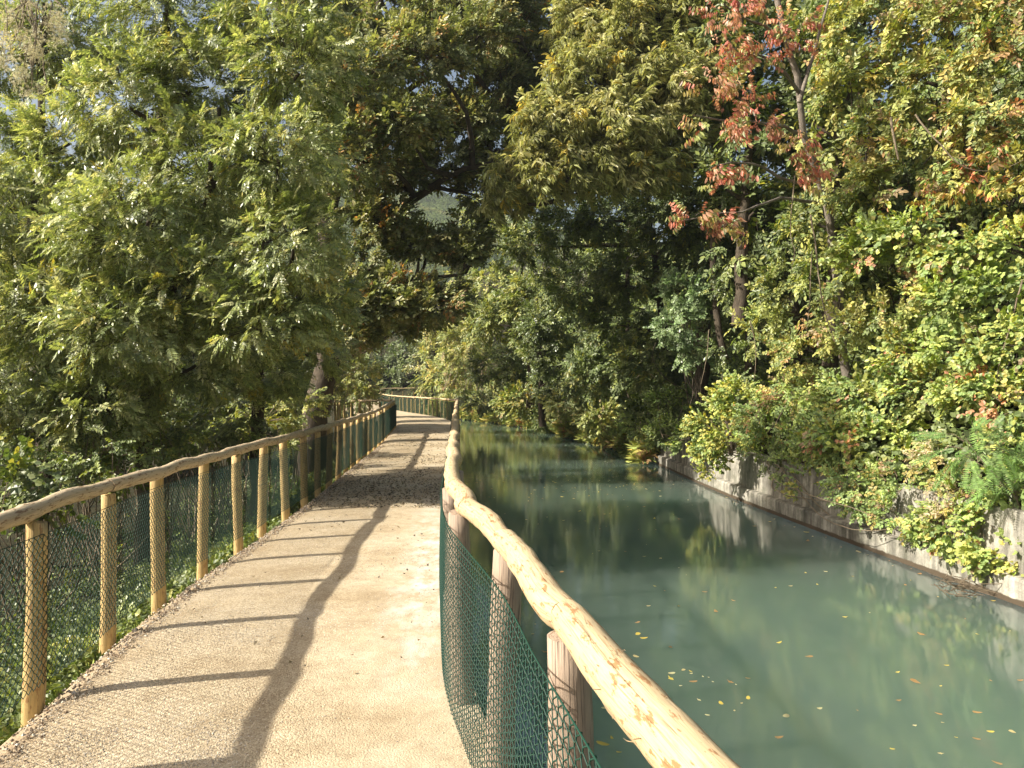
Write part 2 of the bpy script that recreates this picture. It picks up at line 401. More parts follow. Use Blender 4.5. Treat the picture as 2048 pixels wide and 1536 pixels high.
# water: a closed body between the two banks
ts = np.linspace(0, 1, 140)
la = at_len(EDGE_R, ts * LR[-1]); wa = at_len(WALL, ts * arclen(WALL)[-1])
la = np.vstack([la, [(-20, 86)]]); wa = np.vstack([wa, [(-26, 92)]])
la = la - 0.05 * np.array([1, 0]); wa = wa + 0.12 * np.array([1, 0])
k = 10
top = np.stack([np.stack([la[:, 0] + (wa[:, 0] - la[:, 0]) * q / k, la[:, 1] + (wa[:, 1] - la[:, 1]) * q / k, np.full(len(la), WZ)], -1) for q in range(k + 1)], 1)
bot = top.copy(); bot[..., 2] = -8.0
nn = top.shape[0]
ring = np.concatenate([top, bot[:, ::-1], top[:, :1]], 1)
mb = MB(); v, f = strip(ring); mb.add(v, f[:, ::-1])
for r, rev in ((0, 1), (nn - 1, 0)):
    v, f = strip(np.stack([top[r], bot[r]], 0)); mb.add(v, f if rev else f[:, ::-1])
wo_ = link('canal_water', mb.mesh('canal_water'), M['water']); tag(wo_, 'milky green water of the canal', kind='structure')

# right bank: retaining wall with plinth
def bank_wall(sel, name, label):
    c = WALL[sel]; org = (c[0][0], c[0][1], WZ)
    r = empty(name, org, label, 'wall')
    mb = MB(); extrude(c, [(0.0, WZ - 1.2, 0), (0.0, WZ + 0.27, 0), (0.02, WZ + 0.30, 0), (0.135, WZ + 0.315, 0)], mb); v = mb.v[0]
    link('plinth', mb.mesh('plinth', origin=org), M['concrete'], org, r)
    mb = MB(); extrude(c, [(0.13, WZ + 0.2, 0), (0.155, WZ + 1.03, 0), (0.165, WZ + 1.05, 0), (0.42, WZ + 1.06, 0), (0.43, WZ + 0.6, 0)], mb)
    link('wall_face', mb.mesh('wall_face', origin=org), M['concrete'], org, r)
    return r
iW = np.searchsorted(WALL[:, 1], 29)
bank_wall(slice(0, iW + 1), 'retaining_wall', 'stained concrete retaining wall with a low plinth under the right bank')
# far earth bank beyond the concrete
def bank_z(s, d):
    s = np.asarray(s, float)
    base = np.interp(s, [0, 0.3, 0.9, 2.0, 3.6, 6, 9, 14, 30, 80], [0.10, 0.15, 0.75, 1.6, 3.0, 6.4, 10.5, 15, 24, 40])
    return base
ss = np.concatenate([[0.36, 0.6, 0.9, 1.3, 1.8, 2.4, 3.0, 3.6, 4.5, 6, 7.5, 9, 11, 14, 18, 30, 50, 80]])
sel = WALL[::2]; selN = right_normal(WALL)[::2]; rows = []
for p, q in zip(sel, selN):
    far = np.clip((p[1] - 28) / 4, 0, 1)
    s2 = np.concatenate([[-0.25 * far - 0.0 + 0.30 * (1 - far)], ss - 0.1 * far])
    z = bank_z(s2, p[1]) * np.interp(p[1], [30, 60], [1, 0.75]); z[0] = WZ - 0.6 if far > 0.5 else z[0] - 0.2
    x = p[0] + q[0] * s2; y = p[1] + q[1] * s2
    z = z + np.clip(s2, 0, 2) * 0.5 * (fbm(x * 0.8, y * 0.8, 5) - 0.5)
    rows.append(np.stack([x, y, z], -1))
mb = MB(); v, f = strip(rows); mb.add(v, f)
tag(link('hillside', mb.mesh('hillside', True), M['soil']), 'steep dark earth bank behind the wall', kind='structure')

# left terrain, falling away from the path
ss = np.array([0.0, 0.25, 0.5, 0.8, 1.2, 1.8, 2.6, 4, 6, 9, 13, 20, 35, 60])
zz = np.array([-0.42, -0.30, -0.36, -0.5, -0.7, -0.95, -1.15, -1.3, -1.4, -1.5, -1.6, -1.5, -0.6, 1])
sel = catmull([(-1.9, -6), (-1.95, 0), (-2.2, 3.4), (-2.5, 6), (-2.8, 10.8), (-3.7, 22), (-4.3, 27.5), (-6, 36), (-10.4, 52), (-15, 66), (-22, 80)], 0.5); sn = right_normal(sel); rows = []
def left_z(s): return np.interp(s, ss, zz)
for p, q in zip(sel, sn):
    x = p[0] - q[0] * (ss - 0.02) ; y = p[1] - q[1] * ss
    z = zz + hz(p[1]) * np.clip(1 - ss / 5, 0, 1) + 0.25 * np.clip(ss, 0, 1) * (fbm(x, y, 9) - 0.5)
    rows.append(np.stack([x, y, z], -1))
mb = MB(); v, f = strip(rows); mb.add(v, f[:, ::-1])
tag(link('embankment', mb.mesh('embankment', True), M['soil']), 'dark earth slope falling away left of the path', kind='structure')

# ------------------------------------------------------------------ far wooded hills
def hill(name, label, cx, cy, rx, ry, h, seed, mat):
    u = np.linspace(-1, 1, 90); U, V = np.meshgrid(u, u)
    R = np.clip(1 - (U ** 2 + V ** 2), 0, 1)
    z = h * R ** 0.8 * (0.75 + 0.5 * fbm(U * 3 + 5, V * 3 + 5, seed)) + 5 * fbm(U * 30 + 9, V * 30 + 9, seed + 5, 2) * (R > 0) - 4
    mb = MB(); v, f = strip(np.stack([cx + U * rx, cy + V * ry, z], -1)); mb.add(v, f[:, ::-1])
    tag(link(name, mb.mesh(name, True), mat), label, kind='structure')
def hill_mat():
    m, n, out = new_mat('wooded hill')
    geo = N(n, 'ShaderNodeNewGeometry'); pos = geo.outputs['Position']
    vo = N(n, 'ShaderNodeTexVoronoi'); vo.inputs['Scale'].default_value = 0.16; n.links.new(pos, vo.inputs['Vector'])
    g = noise(n, pos, 0.05, 5); g2 = noise(n, pos, 0.7, 4)
    c = ramp(n, [(0.3, (0.035, 0.06, 0.02)), (0.55, (0.08, 0.11, 0.03)), (0.7, (0.17, 0.15, 0.045))], g).outputs[0]
    c = mixc(n, 0.7, c, ramp(n, [(0.3, (0.5, 0.5, 0.5)), (0.7, (1.4, 1.4, 1.4))], g2).outputs[0], 'MULTIPLY')
    principled(n, out, c, 0.95, 0.1, bump(n, mathn(n, 'SUBTRACT', g2, vo.outputs['Distance']), 1.0, 3.0)); return m
M['hill'] = hill_mat()
hill('hill', 'hazy wooded hill glimpsed through the trees', -70, 330, 240, 110, 84, 3, M['hill'])
m, n, out = new_mat('haze')
pv = N(n, 'ShaderNodeVolumePrincipled'); pv.inputs['Density'].default_value = 0.0004; pv.inputs['Color'].default_value = (0.86, 0.92, 1.0, 1); pv.inputs['Anisotropy'].default_value = 0.2
n.links.new(pv.outputs[0], out.inputs['Volume'])
mb = MB(); b = np.array([(x, y, z) for x in (-420, 420) for y in (-220, 520) for z in (-9.2, 92)], float)
mb.add(b, np.array([[0, 1, 3, 2], [4, 6, 7, 5], [0, 4, 5, 1], [2, 3, 7, 6], [0, 2, 6, 4], [1, 5, 7, 3]]))
tag(link('haze', mb.mesh('haze'), m), 'thin pale haze filling the valley air', kind='stuff')

# ------------------------------------------------------------------ fences
SMOOTHN = lambda n_, k_: np.convolve(rng.standard_normal(n_ + k_), np.ones(k_) / math.sqrt(k_), 'valid')[:n_]
def log_mesh(p0, p1, r0, r1, bend, name, org, step=0.05, sides=14, frays=0, v0=0.0):
    p0 = np.array(p0); p1 = np.array(p1); L = np.linalg.norm(p1 - p0); n = max(6, int(L / step))
    t = np.linspace(0, 1, n); pts = p0 + (p1 - p0) * t[:, None]
    d = (p1 - p0) / L; side = np.cross(d, [0, 0, 1]); side /= np.linalg.norm(side)
    ph = rng.uniform(0, 6.28, 4)
    pts += side * (bend * (np.sin(t * 3.1 * L + ph[0]) + 0.4 * np.sin(t * 8 * L + ph[1])) * np.sin(np.pi * t) ** 0.5)[:, None]
    pts[:, 2] += bend * 0.6 * (np.sin(t * 3.7 * L + ph[2]) + 0.5 * np.sin(t * 9 * L + ph[3])) * np.sin(np.pi * t) ** 0.5
    r = (r0 + (r1 - r0) * t) * (1 + 0.03 * np.sin(t * L * 9 + ph[1]) + 0.02 * SMOOTHN(n, 5))
    for _ in range(max(1, int(L * 1.6))):              # knots
        c = rng.uniform(0.08, 0.92); r = r * (1 + rng.uniform(0.05, 0.13) * np.exp(-((t - c) * L / rng.uniform(0.03, 0.08)) ** 2))
    r = r.copy(); r[0] *= 0.93; r[-1] *= 0.93
    mb = MB(); tube(mb, pts, r, sides, wob=0.018, v0=v0 + rng.uniform(0, 30))
    for _ in range(frays):                            # fibres of torn bark
        k_ = rng.integers(1, n - 1); a_ = rng.uniform(0, 6.28)
        nrm = np.array([0, 0, 1]) * math.cos(a_) + side * math.sin(a_)
        q0 = pts[k_] + nrm * r[k_] * 0.97; q1 = q0 + nrm * rng.uniform(0.004, 0.02) + d * rng.uniform(-0.03, 0.03)
        tube(mb, [q0, (q0 + q1) / 2 + nrm * 0.003, q1], [0.0012, 0.001, 0.0003], 3, cap=False)
    return mb.mesh(name, True, org)

def post_meshes(name, count, rr, h, mat):
    out = []
    for k_ in range(count):
        n_ = 18; t = np.linspace(0, 1, n_)
        pts = np.stack([0.012 * np.sin(t * 4 + rng.uniform(0, 6)), 0.012 * np.sin(t * 3 + rng.uniform(0, 6)), -0.9 + t * (0.9 + h)], -1)
        r = rr * (1.04 - 0.08 * t) * (1 + 0.035 * np.sin(t * 13 + rng.uniform(0, 6)) + 0.02 * SMOOTHN(n_, 3)); r[-1] = r[-2] * 0.97
        pts = np.vstack([pts, pts[-1] + [0, 0, 0.004]]); r = np.append(r, r[-1] * 0.90)
        pts[:, 0] += 0.007 * rng.standard_normal() * (t_ := np.linspace(-1, 1, len(pts))); mb = MB(); tube(mb, pts, r, 14, wob=0.015)
        me = mb.mesh(name, True); me.materials.append(mat); out.append(me)
    return out

def chain_mesh(curve, z0, z1, name, org, cell=0.05, wire=0.0016, sides=4, sub=2, sag=0.01, zf=hz, bulge=0.0):
    """diamond chain link: interlocked zigzag wires, plus two line wires"""
    L = arclen(curve); n = int(L[-1] / (cell / 2))
    H = cell * 0.5
    rowsn = int((z1 - z0) / H); mb = MB()
    k_ = np.arange(rowsn * sub + 1) / sub
    zig = np.abs(((k_) % 2) - 1)             # 1,0,1,0 ...
    zig = 0.5 - 0.5 * np.cos(zig * np.pi) if sub > 2 else zig
    nr = right_normal(curve)
    zig = np.where((np.arange(n) % 2 == 0)[:, None], zig[None], 1 - zig[None])
    s_all = (np.arange(n)[:, None] + zig * 1.14 - 0.07) * cell / 2
    z_all = z0 + k_[None] * H + 0 * s_all
    px = np.interp(s_all, L, curve[:, 0]); py = np.interp(s_all, L, curve[:, 1])
    nx = np.interp(s_all, L, nr[:, 0]); ny = np.interp(s_all, L, nr[:, 1])
    off = 0.0022 * np.cos(k_ * np.pi)[None] + sag * (fbm(s_all * 1.1, z_all * 2.2, 4, 2) - 0.5) * 2 + bulge * np.sin(np.clip((z_all - z0) / (z1 - z0), 0, 1) * np.pi)
    px = px - nx * off; py = py - ny * off
    z = z_all + zf(py) + 0.006 * np.sin(s_all * 5)
    pts = np.stack([px, py, z], -1)          # n wires x m points
    t = np.gradient(pts, axis=1); t /= np.linalg.norm(t, axis=2)[..., None] + 1e-9
    nn_ = np.stack([nx, ny, 0 * nx], -1); b = np.cross(t, nn_); b /= np.linalg.norm(b, axis=2)[..., None] + 1e-9
    th = np.arange(sides) / sides * 2 * np.pi + 0.6
    v = pts[:, :, None] + wire * (np.cos(th)[None, None, :, None] * nn_[:, :, None] + np.sin(th)[None, None, :, None] * b[:, :, None])
    m_ = pts.shape[1]
    i = (np.arange(n)[:, None, None] * m_ + np.arange(m_ - 1)[None, :, None]) * sides; j = np.arange(sides)[None, None]; j2 = (j + 1) % sides
    f = np.stack([i + j, i + j2, i + sides + j2, i + sides + j], -1).reshape(-1, 4)
    mb.add(v, f)
    for zz_ in (z1 - 0.006,):
        q = np.stack([curve[:, 0], curve[:, 1], zz_ + zf(curve[:, 1])], -1)
        q[:, :2] -= nr * (0.004 + (bulge if zz_ < z1 - 0.1 else 0)); tube(mb, q, wire * 1.15, 5, cap=False)
    return mb.mesh(name, True, org)

def sub_curve(c, s0, s1, step=0.1):
    return at_len(c, np.arange(s0, s1 + step / 2, step))

pL = post_meshes('post', 5, 0.048, 0.90, M['post'])
pR = post_meshes('post', 4, 0.055, 0.955, M['post_grey'])

def fence(name, label, line, posts, metre_top, rail_z, rail_r, post_meshes_, rail_mat, post_side, mesh_off, mesh_z, rail_joint, group=None, sides=4, sub=2, frays=(), wire=0.0020, cell=0.048, bulge=0.0, zf=hz, bends=0.018, step=0.05, ties=()):
    """line: curve of the rail; posts: arc lengths; mesh_off: the net hangs this far to the path side (sign gives the side)"""
    L = arclen(line)
    p0 = at_len(line, posts[0]); org = Vector((p0[0], p0[1], float(zf(p0[1]))))
    r = empty(name, org, label, 'fence', group)
    for i, s in enumerate(posts):
        p = at_len(line, s); me = random.choice(post_meshes_)
        o = link('post', me, None, (p[0], p[1], float(zf(p[1])) + random.uniform(-0.012, 0.008)), r)
        o.rotation_euler = (random.uniform(-0.018, 0.018), random.uniform(-0.018, 0.018), random.uniform(0, 6.28))
        q = random.uniform(0.9, 1.12); o.scale = (q, q, 1)
    if ties:
        for i in ties:
            p = at_len(line, posts[i])
            for h in (0.12, 0.45, 0.78):
                mb = MB(); th = np.linspace(0, 2 * np.pi, 15); h2 = h + random.uniform(-0.04, 0.04)
                tube(mb, np.column_stack([0.053 * np.cos(th), 0.053 * np.sin(th), 0.012 * np.sin(th * 2 + i)]), 0.0022, 5, cap=False)
                link('wire_tie', mb.mesh('wire_tie', True), M['tie'], (p[0], p[1], float(zf(p[1])) + h2), r)
    for a, b, ra, rb in rail_joint:
        pa, pb = at_len(line, a), at_len(line, b)
        za, zb = float(zf(pa[1])) + rail_z, float(zf(pb[1])) + rail_z
        me = log_mesh((pa[0], pa[1], za), (pb[0], pb[1], zb), ra, rb, 0.006 if len(frays) and a < frays[1] else bends, 'rail', org, frays=int(frays[0]) if len(frays) and a < frays[1] else 0, sides=sides * 4 if sides > 3 else 9, step=step)
        link('rail', me, rail_mat, org, r)
    nr = right_normal(line)
    c2 = line + nr * mesh_off
    L2 = arclen(c2)
    s_a = max(0.0, posts[0] - 0.1); s_b = min(L2[-1], posts[-1] * L2[-1] / L[-1] + 0.05)
    me = chain_mesh(sub_curve(c2, s_a, s_b), mesh_z[0], mesh_z[1], 'wire_mesh', org, cell=cell, wire=wire, sides=sides, sub=sub, bulge=bulge, zf=zf)
    link('wire_mesh', me, M['wire'], org, r)
    return r

def s_of_y(c, y):
    return np.interp(y, c[:, 1], arclen(c))

# left fence
LF = catmull([(-2.05, -2.0), (-2.13, 0), (-2.22, 1.2), (-2.32, 2.3), (-2.47, 3.8), (-2.63, 4.8), (-2.76, 5.75), (-2.80, 6.7), (-2.83, 7.6), (-2.87, 8.5), (-2.92, 9.5), (-2.97, 10.5), (-3.03, 11.6), (-3.36, 15.7), (-3.85, 22), (-4.33, 27.2)], 0.2)
ly = [-1.6, -0.4, 0.7, 1.8, 2.8, 3.8, 4.8, 5.75, 6.7, 7.6, 8.5, 9.5, 10.5, 11.5, 12.5, 13.5, 14.5, 15.5, 16.5, 17.5, 18.6, 19.7, 20.8, 21.9, 23, 24.1, 25.2, 26.2, 27.1]
lp = [float(s_of_y(LF, y)) for y in ly]
def joints(posts, pattern, r0=0.042, r1=0.051):
    out = []; i = 0; k_ = 0
    while i < len(posts) - 1:
        j = min(len(posts) - 1, i + pattern[k_ % len(pattern)])
        a, b = posts[i] + (0.0 if i else -0.15), posts[j] - 0.004 + (0.12 if j == len(posts) - 1 else 0)
        ra, rb = rng.uniform(r0, r1), rng.uniform(r0, r1)
        out.append((a, b, ra, rb)); i = j; k_ += 1
    return out
fence('wooden_fence', 'long pale log rail fence with green netting along the left side of the path', LF, lp, 0, 0.945, 0.052, pL, M['rail_left'], -1, 0.068, (0.06, 0.84),
      joints(lp, [2, 2, 2, 3, 2]), bends=0.016, ties=(7, 10, 13))
# canal fence
ry = [-1.2, -0.2, 0.85, 1.88, 2.83, 3.72, 4.65, 5.6, 6.6, 7.55, 8.5, 9.5, 10.5, 11.5, 12.6, 13.7, 14.9, 16.1, 17.3, 18.5, 19.8, 21.1, 22.4, 23.7, 25, 26.4, 27.8, 29.2, 30.6, 32, 33.6]
rp = [float(s_of_y(RAIL_R, y)) for y in ry]
jr = [(rp[0], rp[3] - 0.005, 0.053, 0.048), (rp[3], rp[4] - 0.005, 0.049, 0.046), (rp[4], rp[5] - 0.004, 0.046, 0.052)] + [(a + rp[5], b + rp[5], c, d) for (a, b, c, d) in joints([q - rp[5] for q in rp[5:]], [1, 2, 1, 2, 1], 0.046, 0.060)]
fence('wooden_fence', 'peeled log rail fence with green netting between the path and the canal', RAIL_R[:int(np.searchsorted(RAIL_R[:, 1], 34.2))], rp, 0, 1.0, 0.053, pR, M['rail'], 1, -0.075, (0.0, 0.90),
      jr, frays=(90, rp[3] - 0.05), sub=4, bulge=0.008, bends=0.014, wire=0.0021)
# far section on the bend
sb = [float(s_of_y(RAIL_R, y)) for y in (34.2, 35.5, 36.6, 37.7, 38.8, 39.9, 41, 42.2, 43.4, 44.6, 45.8, 47, 48.2, 49.4, 50.8, 52, 54, 56, 58.5, 61)]
fence('wooden_fence', 'farther log fence curving left along the canal bend', RAIL_R, sb, 0, 1.02, 0.055, pL, M['rail'], 1, -0.08, (0.0, 0.93), joints(sb, [2, 3]), sides=3, sub=1, cell=0.08, wire=0.003, step=0.12)
# left side: after the corner the fence turns away from the path
CF = catmull([(-4.35, 27.35), (-5.1, 28.6), (-6.2, 30.2), (-7.4, 32.3), (-8.4, 35)], 0.3)
cs = list(np.linspace(0.5, arclen(CF)[-1] - 0.1, 9))
fence('wooden_fence', 'short log fence turning left away from the path corner', CF, cs, 0, 0.97, 0.055, pL, M['rail'], 1, 0.07, (0.05, 0.86), joints(cs, [2]), sides=3, sub=1, cell=0.07, wire=0.0026, step=0.1)
CF2 = catmull([(-14.2, 66), (-12.6, 68), (-11.0, 68.6), (-9.1, 69)], 0.5)
cs = list(np.linspace(0.1, arclen(CF2)[-1] - 0.1, 7))
fence('wooden_fence', 'most distant log fence crossing beyond the bend of the path', CF2, cs, 0, 1.2, 0.055, pL, M['rail'], 1, 0.07, (0.3, 1.1), joints(cs, [2]), sides=3, sub=1, cell=0.12, wire=0.004, step=0.2)

# ------------------------------------------------------------------ sprig templates
def leaf_quads(base, d, nrm, L, W, fold=0.25, droop=0.0):
    """folded leaf: two quads sharing a midrib"""
    d = np.array(d, float); d /= np.linalg.norm(d); s = np.cross(nrm, d); s /= np.linalg.norm(s) + 1e-9; u = np.cross(d, s)
    b = np.array(base, float)
    m1 = b + d * L * 0.35; m2 = b + d * L * 0.72 - u * droop * L * 0.3; tip = b + d * L - u * droop * L
    w1 = W * 0.5; w2 = W * 0.40
    v = [b, m1 + s * w1 + u * fold * w1, m2 + s * w2 + u * fold * w2, tip, m2 - s * w2 + u * fold * w2, m1 - s * w1 + u * fold * w1]
    return v, [[0, 1, 2, 3], [0, 3, 4, 5]]
def diamond(base, d, nrm, L, W):
    d = np.array(d, float); d /= np.linalg.norm(d); s = np.cross(nrm, d); s /= np.linalg.norm(s) + 1e-9
    b = np.array(base, float)
    return [b, b + d * L * 0.42 + s * W * .5, b + d * L, b + d * L * 0.42 - s * W * .5], [[0, 1, 2, 3]]
def compose(items):
    V, Fc, I = [], [], []; n_ = 0
    for k_, (v, f) in enumerate(items):
        V += v; Fc += [[q + n_ for q in x] for x in f]; I += [k_] * len(v); n_ += len(v)
    return np.array(V), np.array(Fc), np.array(I)
R_ = random.Random(5)
def t_pinnate():
    it = []; n_ = R_.randint(5, 7)
    for k_ in range(n_):
        x = 0.22 + 0.72 * k_ / n_; zz_ = -0.25 * x * x
        for sd in (-1, 1):
            it.append(diamond((x, 0, zz_), (0.55 + R_.uniform(-.15, .15), sd, -0.35 + R_.uniform(-.25, .25)), (R_.uniform(-.3, .3), R_.uniform(-.3, .3), 1), 0.30 * (1 - 0.25 * abs(k_ / n_ - .5)), 0.11))
    it.append(diamond((0.9, 0, -.22), (1, 0, -.5), (0, 0, 1), 0.3, 0.11))
    it.append(([np.array([0, -.006, 0]), np.array([0.9, -.004, -.22]), np.array([0.9, .004, -.22]), np.array([0, .006, 0])], [[0, 1, 2, 3]]))
    return compose(it)
def t_fern():
    it = []
    for k_ in range(16):
        x = 0.1 + 0.88 * k_ / 16; l_ = 0.20 * math.sin(math.pi * (0.18 + 0.8 * k_ / 16)) + 0.03
        for sd in (-1, 1):
            it.append(diamond((x, 0, -0.3 * x * x), (0.25, sd, -0.15 + R_.uniform(-.1, .1)), (0, 0, 1), l_, 0.052))
    it.append(([np.array([0, -.006, 0]), np.array([0.5, -.006, -.075]), np.array([0.98, .0, -.3]), np.array([0.5, .006, -.075])], [[0, 1, 2, 3]]))
    return compose(it)
def t_oval(n_=7, L=0.36, W=0.19, hang=0.2, spread=1.0):
    it = []
    for k_ in range(n_):
        x = 0.1 + 0.85 * k_ / n_; sd = 1 if k_ % 2 else -1
        d = (0.5 + R_.uniform(-.2, .3), sd * R_.uniform(.5, 1.1) * spread, -hang + R_.uniform(-.35, .35))
        it.append(leaf_quads((x, 0, -0.1 * x), d, (R_.uniform(-.5, .5), R_.uniform(-.5, .5), 1), L * R_.uniform(.75, 1.15), W * R_.uniform(.8, 1.15), 0.22, 0.15))
    it.append(leaf_quads((0.92, 0, -.1), (1, R_.uniform(-.3, .3), -hang), (0, 0, 1), L, W, .22, .15))
    return compose(it)
def t_narrow():
    it = []
    for k_ in range(10):
        x = 0.05 + 0.9 * k_ / 10; a_ = R_.uniform(0, 6.28)
        d = (0.55, math.cos(a_) * 0.8, math.sin(a_) * 0.5 - 0.45)
        it.append(leaf_quads((x, 0, -0.12 * x), d, (R_.uniform(-.5, .5), R_.uniform(-.5, .5), 1), 0.52 * R_.uniform(.7, 1.15), 0.10, 0.3, 0.35))
    return compose(it)
def t_hang():
    it = []
    for k_ in range(7):
        x = 0.05 + 0.95 * k_ / 7; sd = 1 if k_ % 2 else -1
        d = (0.25 + R_.uniform(-.2, .2), sd * R_.uniform(.1, .5), -1)
        it.append(leaf_quads((x, 0.02 * sd, -0.03), d, (R_.uniform(-1, 1), R_.uniform(-1, 1), .2), 0.40 * R_.uniform(.8, 1.15), 0.17, 0.25, 0.1))
    return compose(it)
def t_bramble():
    it = []
    for k_ in range(4):
        x = 0.1 + 0.8 * k_ / 4; sd = 1 if k_ % 2 else -1
        c = np.array([x + .1, sd * 0.22, R_.uniform(-.08, .08)])
        for a_ in (-1.1, 0, 1.1):
            d = (math.sin(a_) * 1.0 + .2, sd * math.cos(a_), -.25 + R_.uniform(-.2, .2))
            it.append(leaf_quads(c, d, (R_.uniform(-.4, .4), R_.uniform(-.4, .4), 1), 0.26 * R_.uniform(.8, 1.1), 0.19, 0.15, 0.1))
    return compose(it)
def t_fluff():
    it = []
    for k_ in range(9):
        c = np.array([R_.uniform(0, 1), R_.uniform(-.4, .4), R_.uniform(-.4, .4)])
        for q in range(12):
            d = np.array([R_.gauss(0, 1), R_.gauss(0, 1), R_.gauss(0, 1)]); d /= np.linalg.norm(d)
            it.append(diamond(c, d, (R_.gauss(0, 1), R_.gauss(0, 1), R_.gauss(0, 1)), 0.20, 0.022))
    return compose(it)
def t_grass():
    it = []
    for k_ in range(12):
        a_ = R_.uniform(0, 6.28); b = (R_.uniform(-.1, .1), R_.uniform(-.1, .1), 0)
        it.append(leaf_quads(b, (1.4, math.cos(a_) * .8, math.sin(a_) * .8), (R_.gauss(0, 1), 1, R_.gauss(0, 1)), R_.uniform(.6, 1.1), 0.03, 0.1, .5))
    return compose(it)
T = {'pinnate': [t_pinnate() for _ in range(5)], 'fern': [t_fern() for _ in range(2)], 'oval': [t_oval() for _ in range(5)], 'oak': [t_oval(6, 0.42, 0.24, 0.1, 0.9) for _ in range(5)],
     'narrow': [t_narrow() for _ in range(5)], 'hang': [t_hang() for _ in range(4)], 'bramble': [t_bramble() for _ in range(4)], 'fluff': [t_fluff() for _ in range(2)], 'grass': [t_grass() for _ in range(3)],
     'small': [t_oval(10, 0.22, 0.15, 0.25, 1.0) for _ in range(4)]}

def sprigs(mb, kind, pos, dirs, up, size, pal, clump=None, jitter=0.22):
    """place sprigs. pal: list of (colour, weight); clump: id that makes neighbours share a tint"""
    n_ = len(pos)
    if n_ == 0: return
    d = dirs / (np.linalg.norm(dirs, axis=1)[:, None] + 1e-9)
    y = np.cross(up, d); y /= np.linalg.norm(y, axis=1)[:, None] + 1e-9; z = np.cross(d, y)
    cols = np.array([c for c, _ in pal]); wts = np.array([q for _, q in pal], float); wts /= wts.sum()
    which = rng.integers(0, len(T[kind]), n_)
    if clump is None: clump = np.arange(n_)
    _, cid = np.unique(clump, return_inverse=True)
    ctint = rng.choice(len(pal), cid.max() + 1, p=wts)[cid]; own = rng.choice(len(pal), n_, p=wts)
    pick = np.where(rng.random(n_) < 0.6, ctint, own)
    cb = rng.uniform(0.8, 1.2, cid.max() + 1)[cid]
    size = np.broadcast_to(size, (n_,))
    for k_, (tv, tf, ti) in enumerate(T[kind]):
        m_ = np.where(which == k_)[0]
        if len(m_) == 0: continue
        V = pos[m_, None] + size[m_, None, None] * (tv[None, :, 0:1] * d[m_, None] + tv[None, :, 1:2] * y[m_, None] + tv[None, :, 2:3] * z[m_, None])
        f = (tf[None] + (np.arange(len(m_)) * len(tv))[:, None, None]).reshape(-1, tf.shape[1])
        nl = ti.max() + 1
        lt = np.exp(jitter * rng.standard_normal((len(m_), nl)))[:, ti]
        own2 = rng.choice(len(pal), (len(m_), nl), p=wts)[:, ti]
        mixin = (rng.random((len(m_), nl)) < 0.2)[:, ti]
        idx = np.where(mixin, own2, pick[m_][:, None])
        c = cols[idx] * (1.22 * lt * cb[m_][:, None])[..., None]
        mb.add(V.reshape(-1, 3), f, np.clip(c.reshape(-1, 3), 0, 0.9))

def unit(n_):
    v = rng.standard_normal((n_, 3)); return v / np.linalg.norm(v, axis=1)[:, None]

def grow(lobes, kind, size, pal, n_br, per, sprig_mb, wood_mb, droop=0.35, face=0.25, outward=1.0, twig=0.006, start_in=0.45, hang=False, upb=1.0, sides=4, jitter=0.22, hemi=None):
    """fill ellipsoid lobes with branchlets that carry sprigs on their outer part.
    lobes: (centre, (rx, ry, rz)); n_br: branchlets per m2 of lobe surface; per: sprigs per branchlet"""
    P_, D_, U_, C_ = [], [], [], []; cid = 0
    for (c, r) in lobes:
        c = np.array(c, float); r = np.array(r, float)
        area = 4 * np.pi * ((r[0] * r[1]) ** 1.6 / 3 + (r[0] * r[2]) ** 1.6 / 3 + (r[1] * r[2]) ** 1.6 / 3) ** (1 / 1.6)
        nb = max(6, int(area * n_br))
        u = unit(nb)
        if hemi is not None:                    # keep mostly the side that faces out
            h = np.array(hemi, float); h /= np.linalg.norm(h); k_ = (u @ h) > -0.25; u = u[k_]; nb = len(u)
        rad = rng.uniform(0.72, 1.08, nb)
        lump = 0.82 + 0.36 * fbm(u[:, 0] * 2.2 + c[0] * 3, (u[:, 1] + u[:, 2] * 1.3) * 2.2 + c[2] * 3, 21, 2)
        tip = c + u * r * (rad * lump)[:, None]
        a = c + u * r * start_in * rng.uniform(0.5, 1.2, nb)[:, None] - np.array([0, 0, 1]) * (r[2] * 0.18)
        ln = np.linalg.norm(tip - a, axis=1)
        tip[:, 2] -= droop * ln * 0.35
        mid = (a + tip) / 2 + unit(nb) * (ln * 0.08)[:, None]; mid[:, 2] += droop * ln * 0.28
        if wood_mb is not None:
            for q in range(nb):
                if rng.random() < 0.75:
                    tube(wood_mb, np.array([a[q], mid[q], tip[q]]), [twig * 1.3, twig * 0.9, twig * 0.35], 3, cap=False)
        t = rng.uniform(0.15, 1.0, (nb, per)) ** 0.75
        pos = ((1 - t) ** 2)[..., None] * a[:, None] + (2 * t * (1 - t))[..., None] * mid[:, None] + (t ** 2)[..., None] * tip[:, None]
        dr = (tip - a)[:, None] / (ln[:, None, None] + 1e-9)
        dr = dr * outward + 0.75 * unit(nb * per).reshape(nb, per, 3) - np.array([0, 0, droop])
        up = np.array([-0.55, -0.42, 0.75 * upb]) + face * u[:, None] * 1.2 + 0.40 * unit(nb * per).reshape(nb, per, 3)
        P_.append((pos + 0.04 * rng.standard_normal(pos.shape)).reshape(-1, 3)); D_.append(dr.reshape(-1, 3)); U_.append(up.reshape(-1, 3))
        C_.append(np.repeat(np.arange(nb), per) + cid); cid += nb
    pos = np.vstack(P_); s = size * rng.uniform(0.55, 1.35, len(pos))
    sprigs(sprig_mb, kind, pos, np.vstack(D_), np.vstack(U_), s, pal, np.concatenate(C_), jitter)

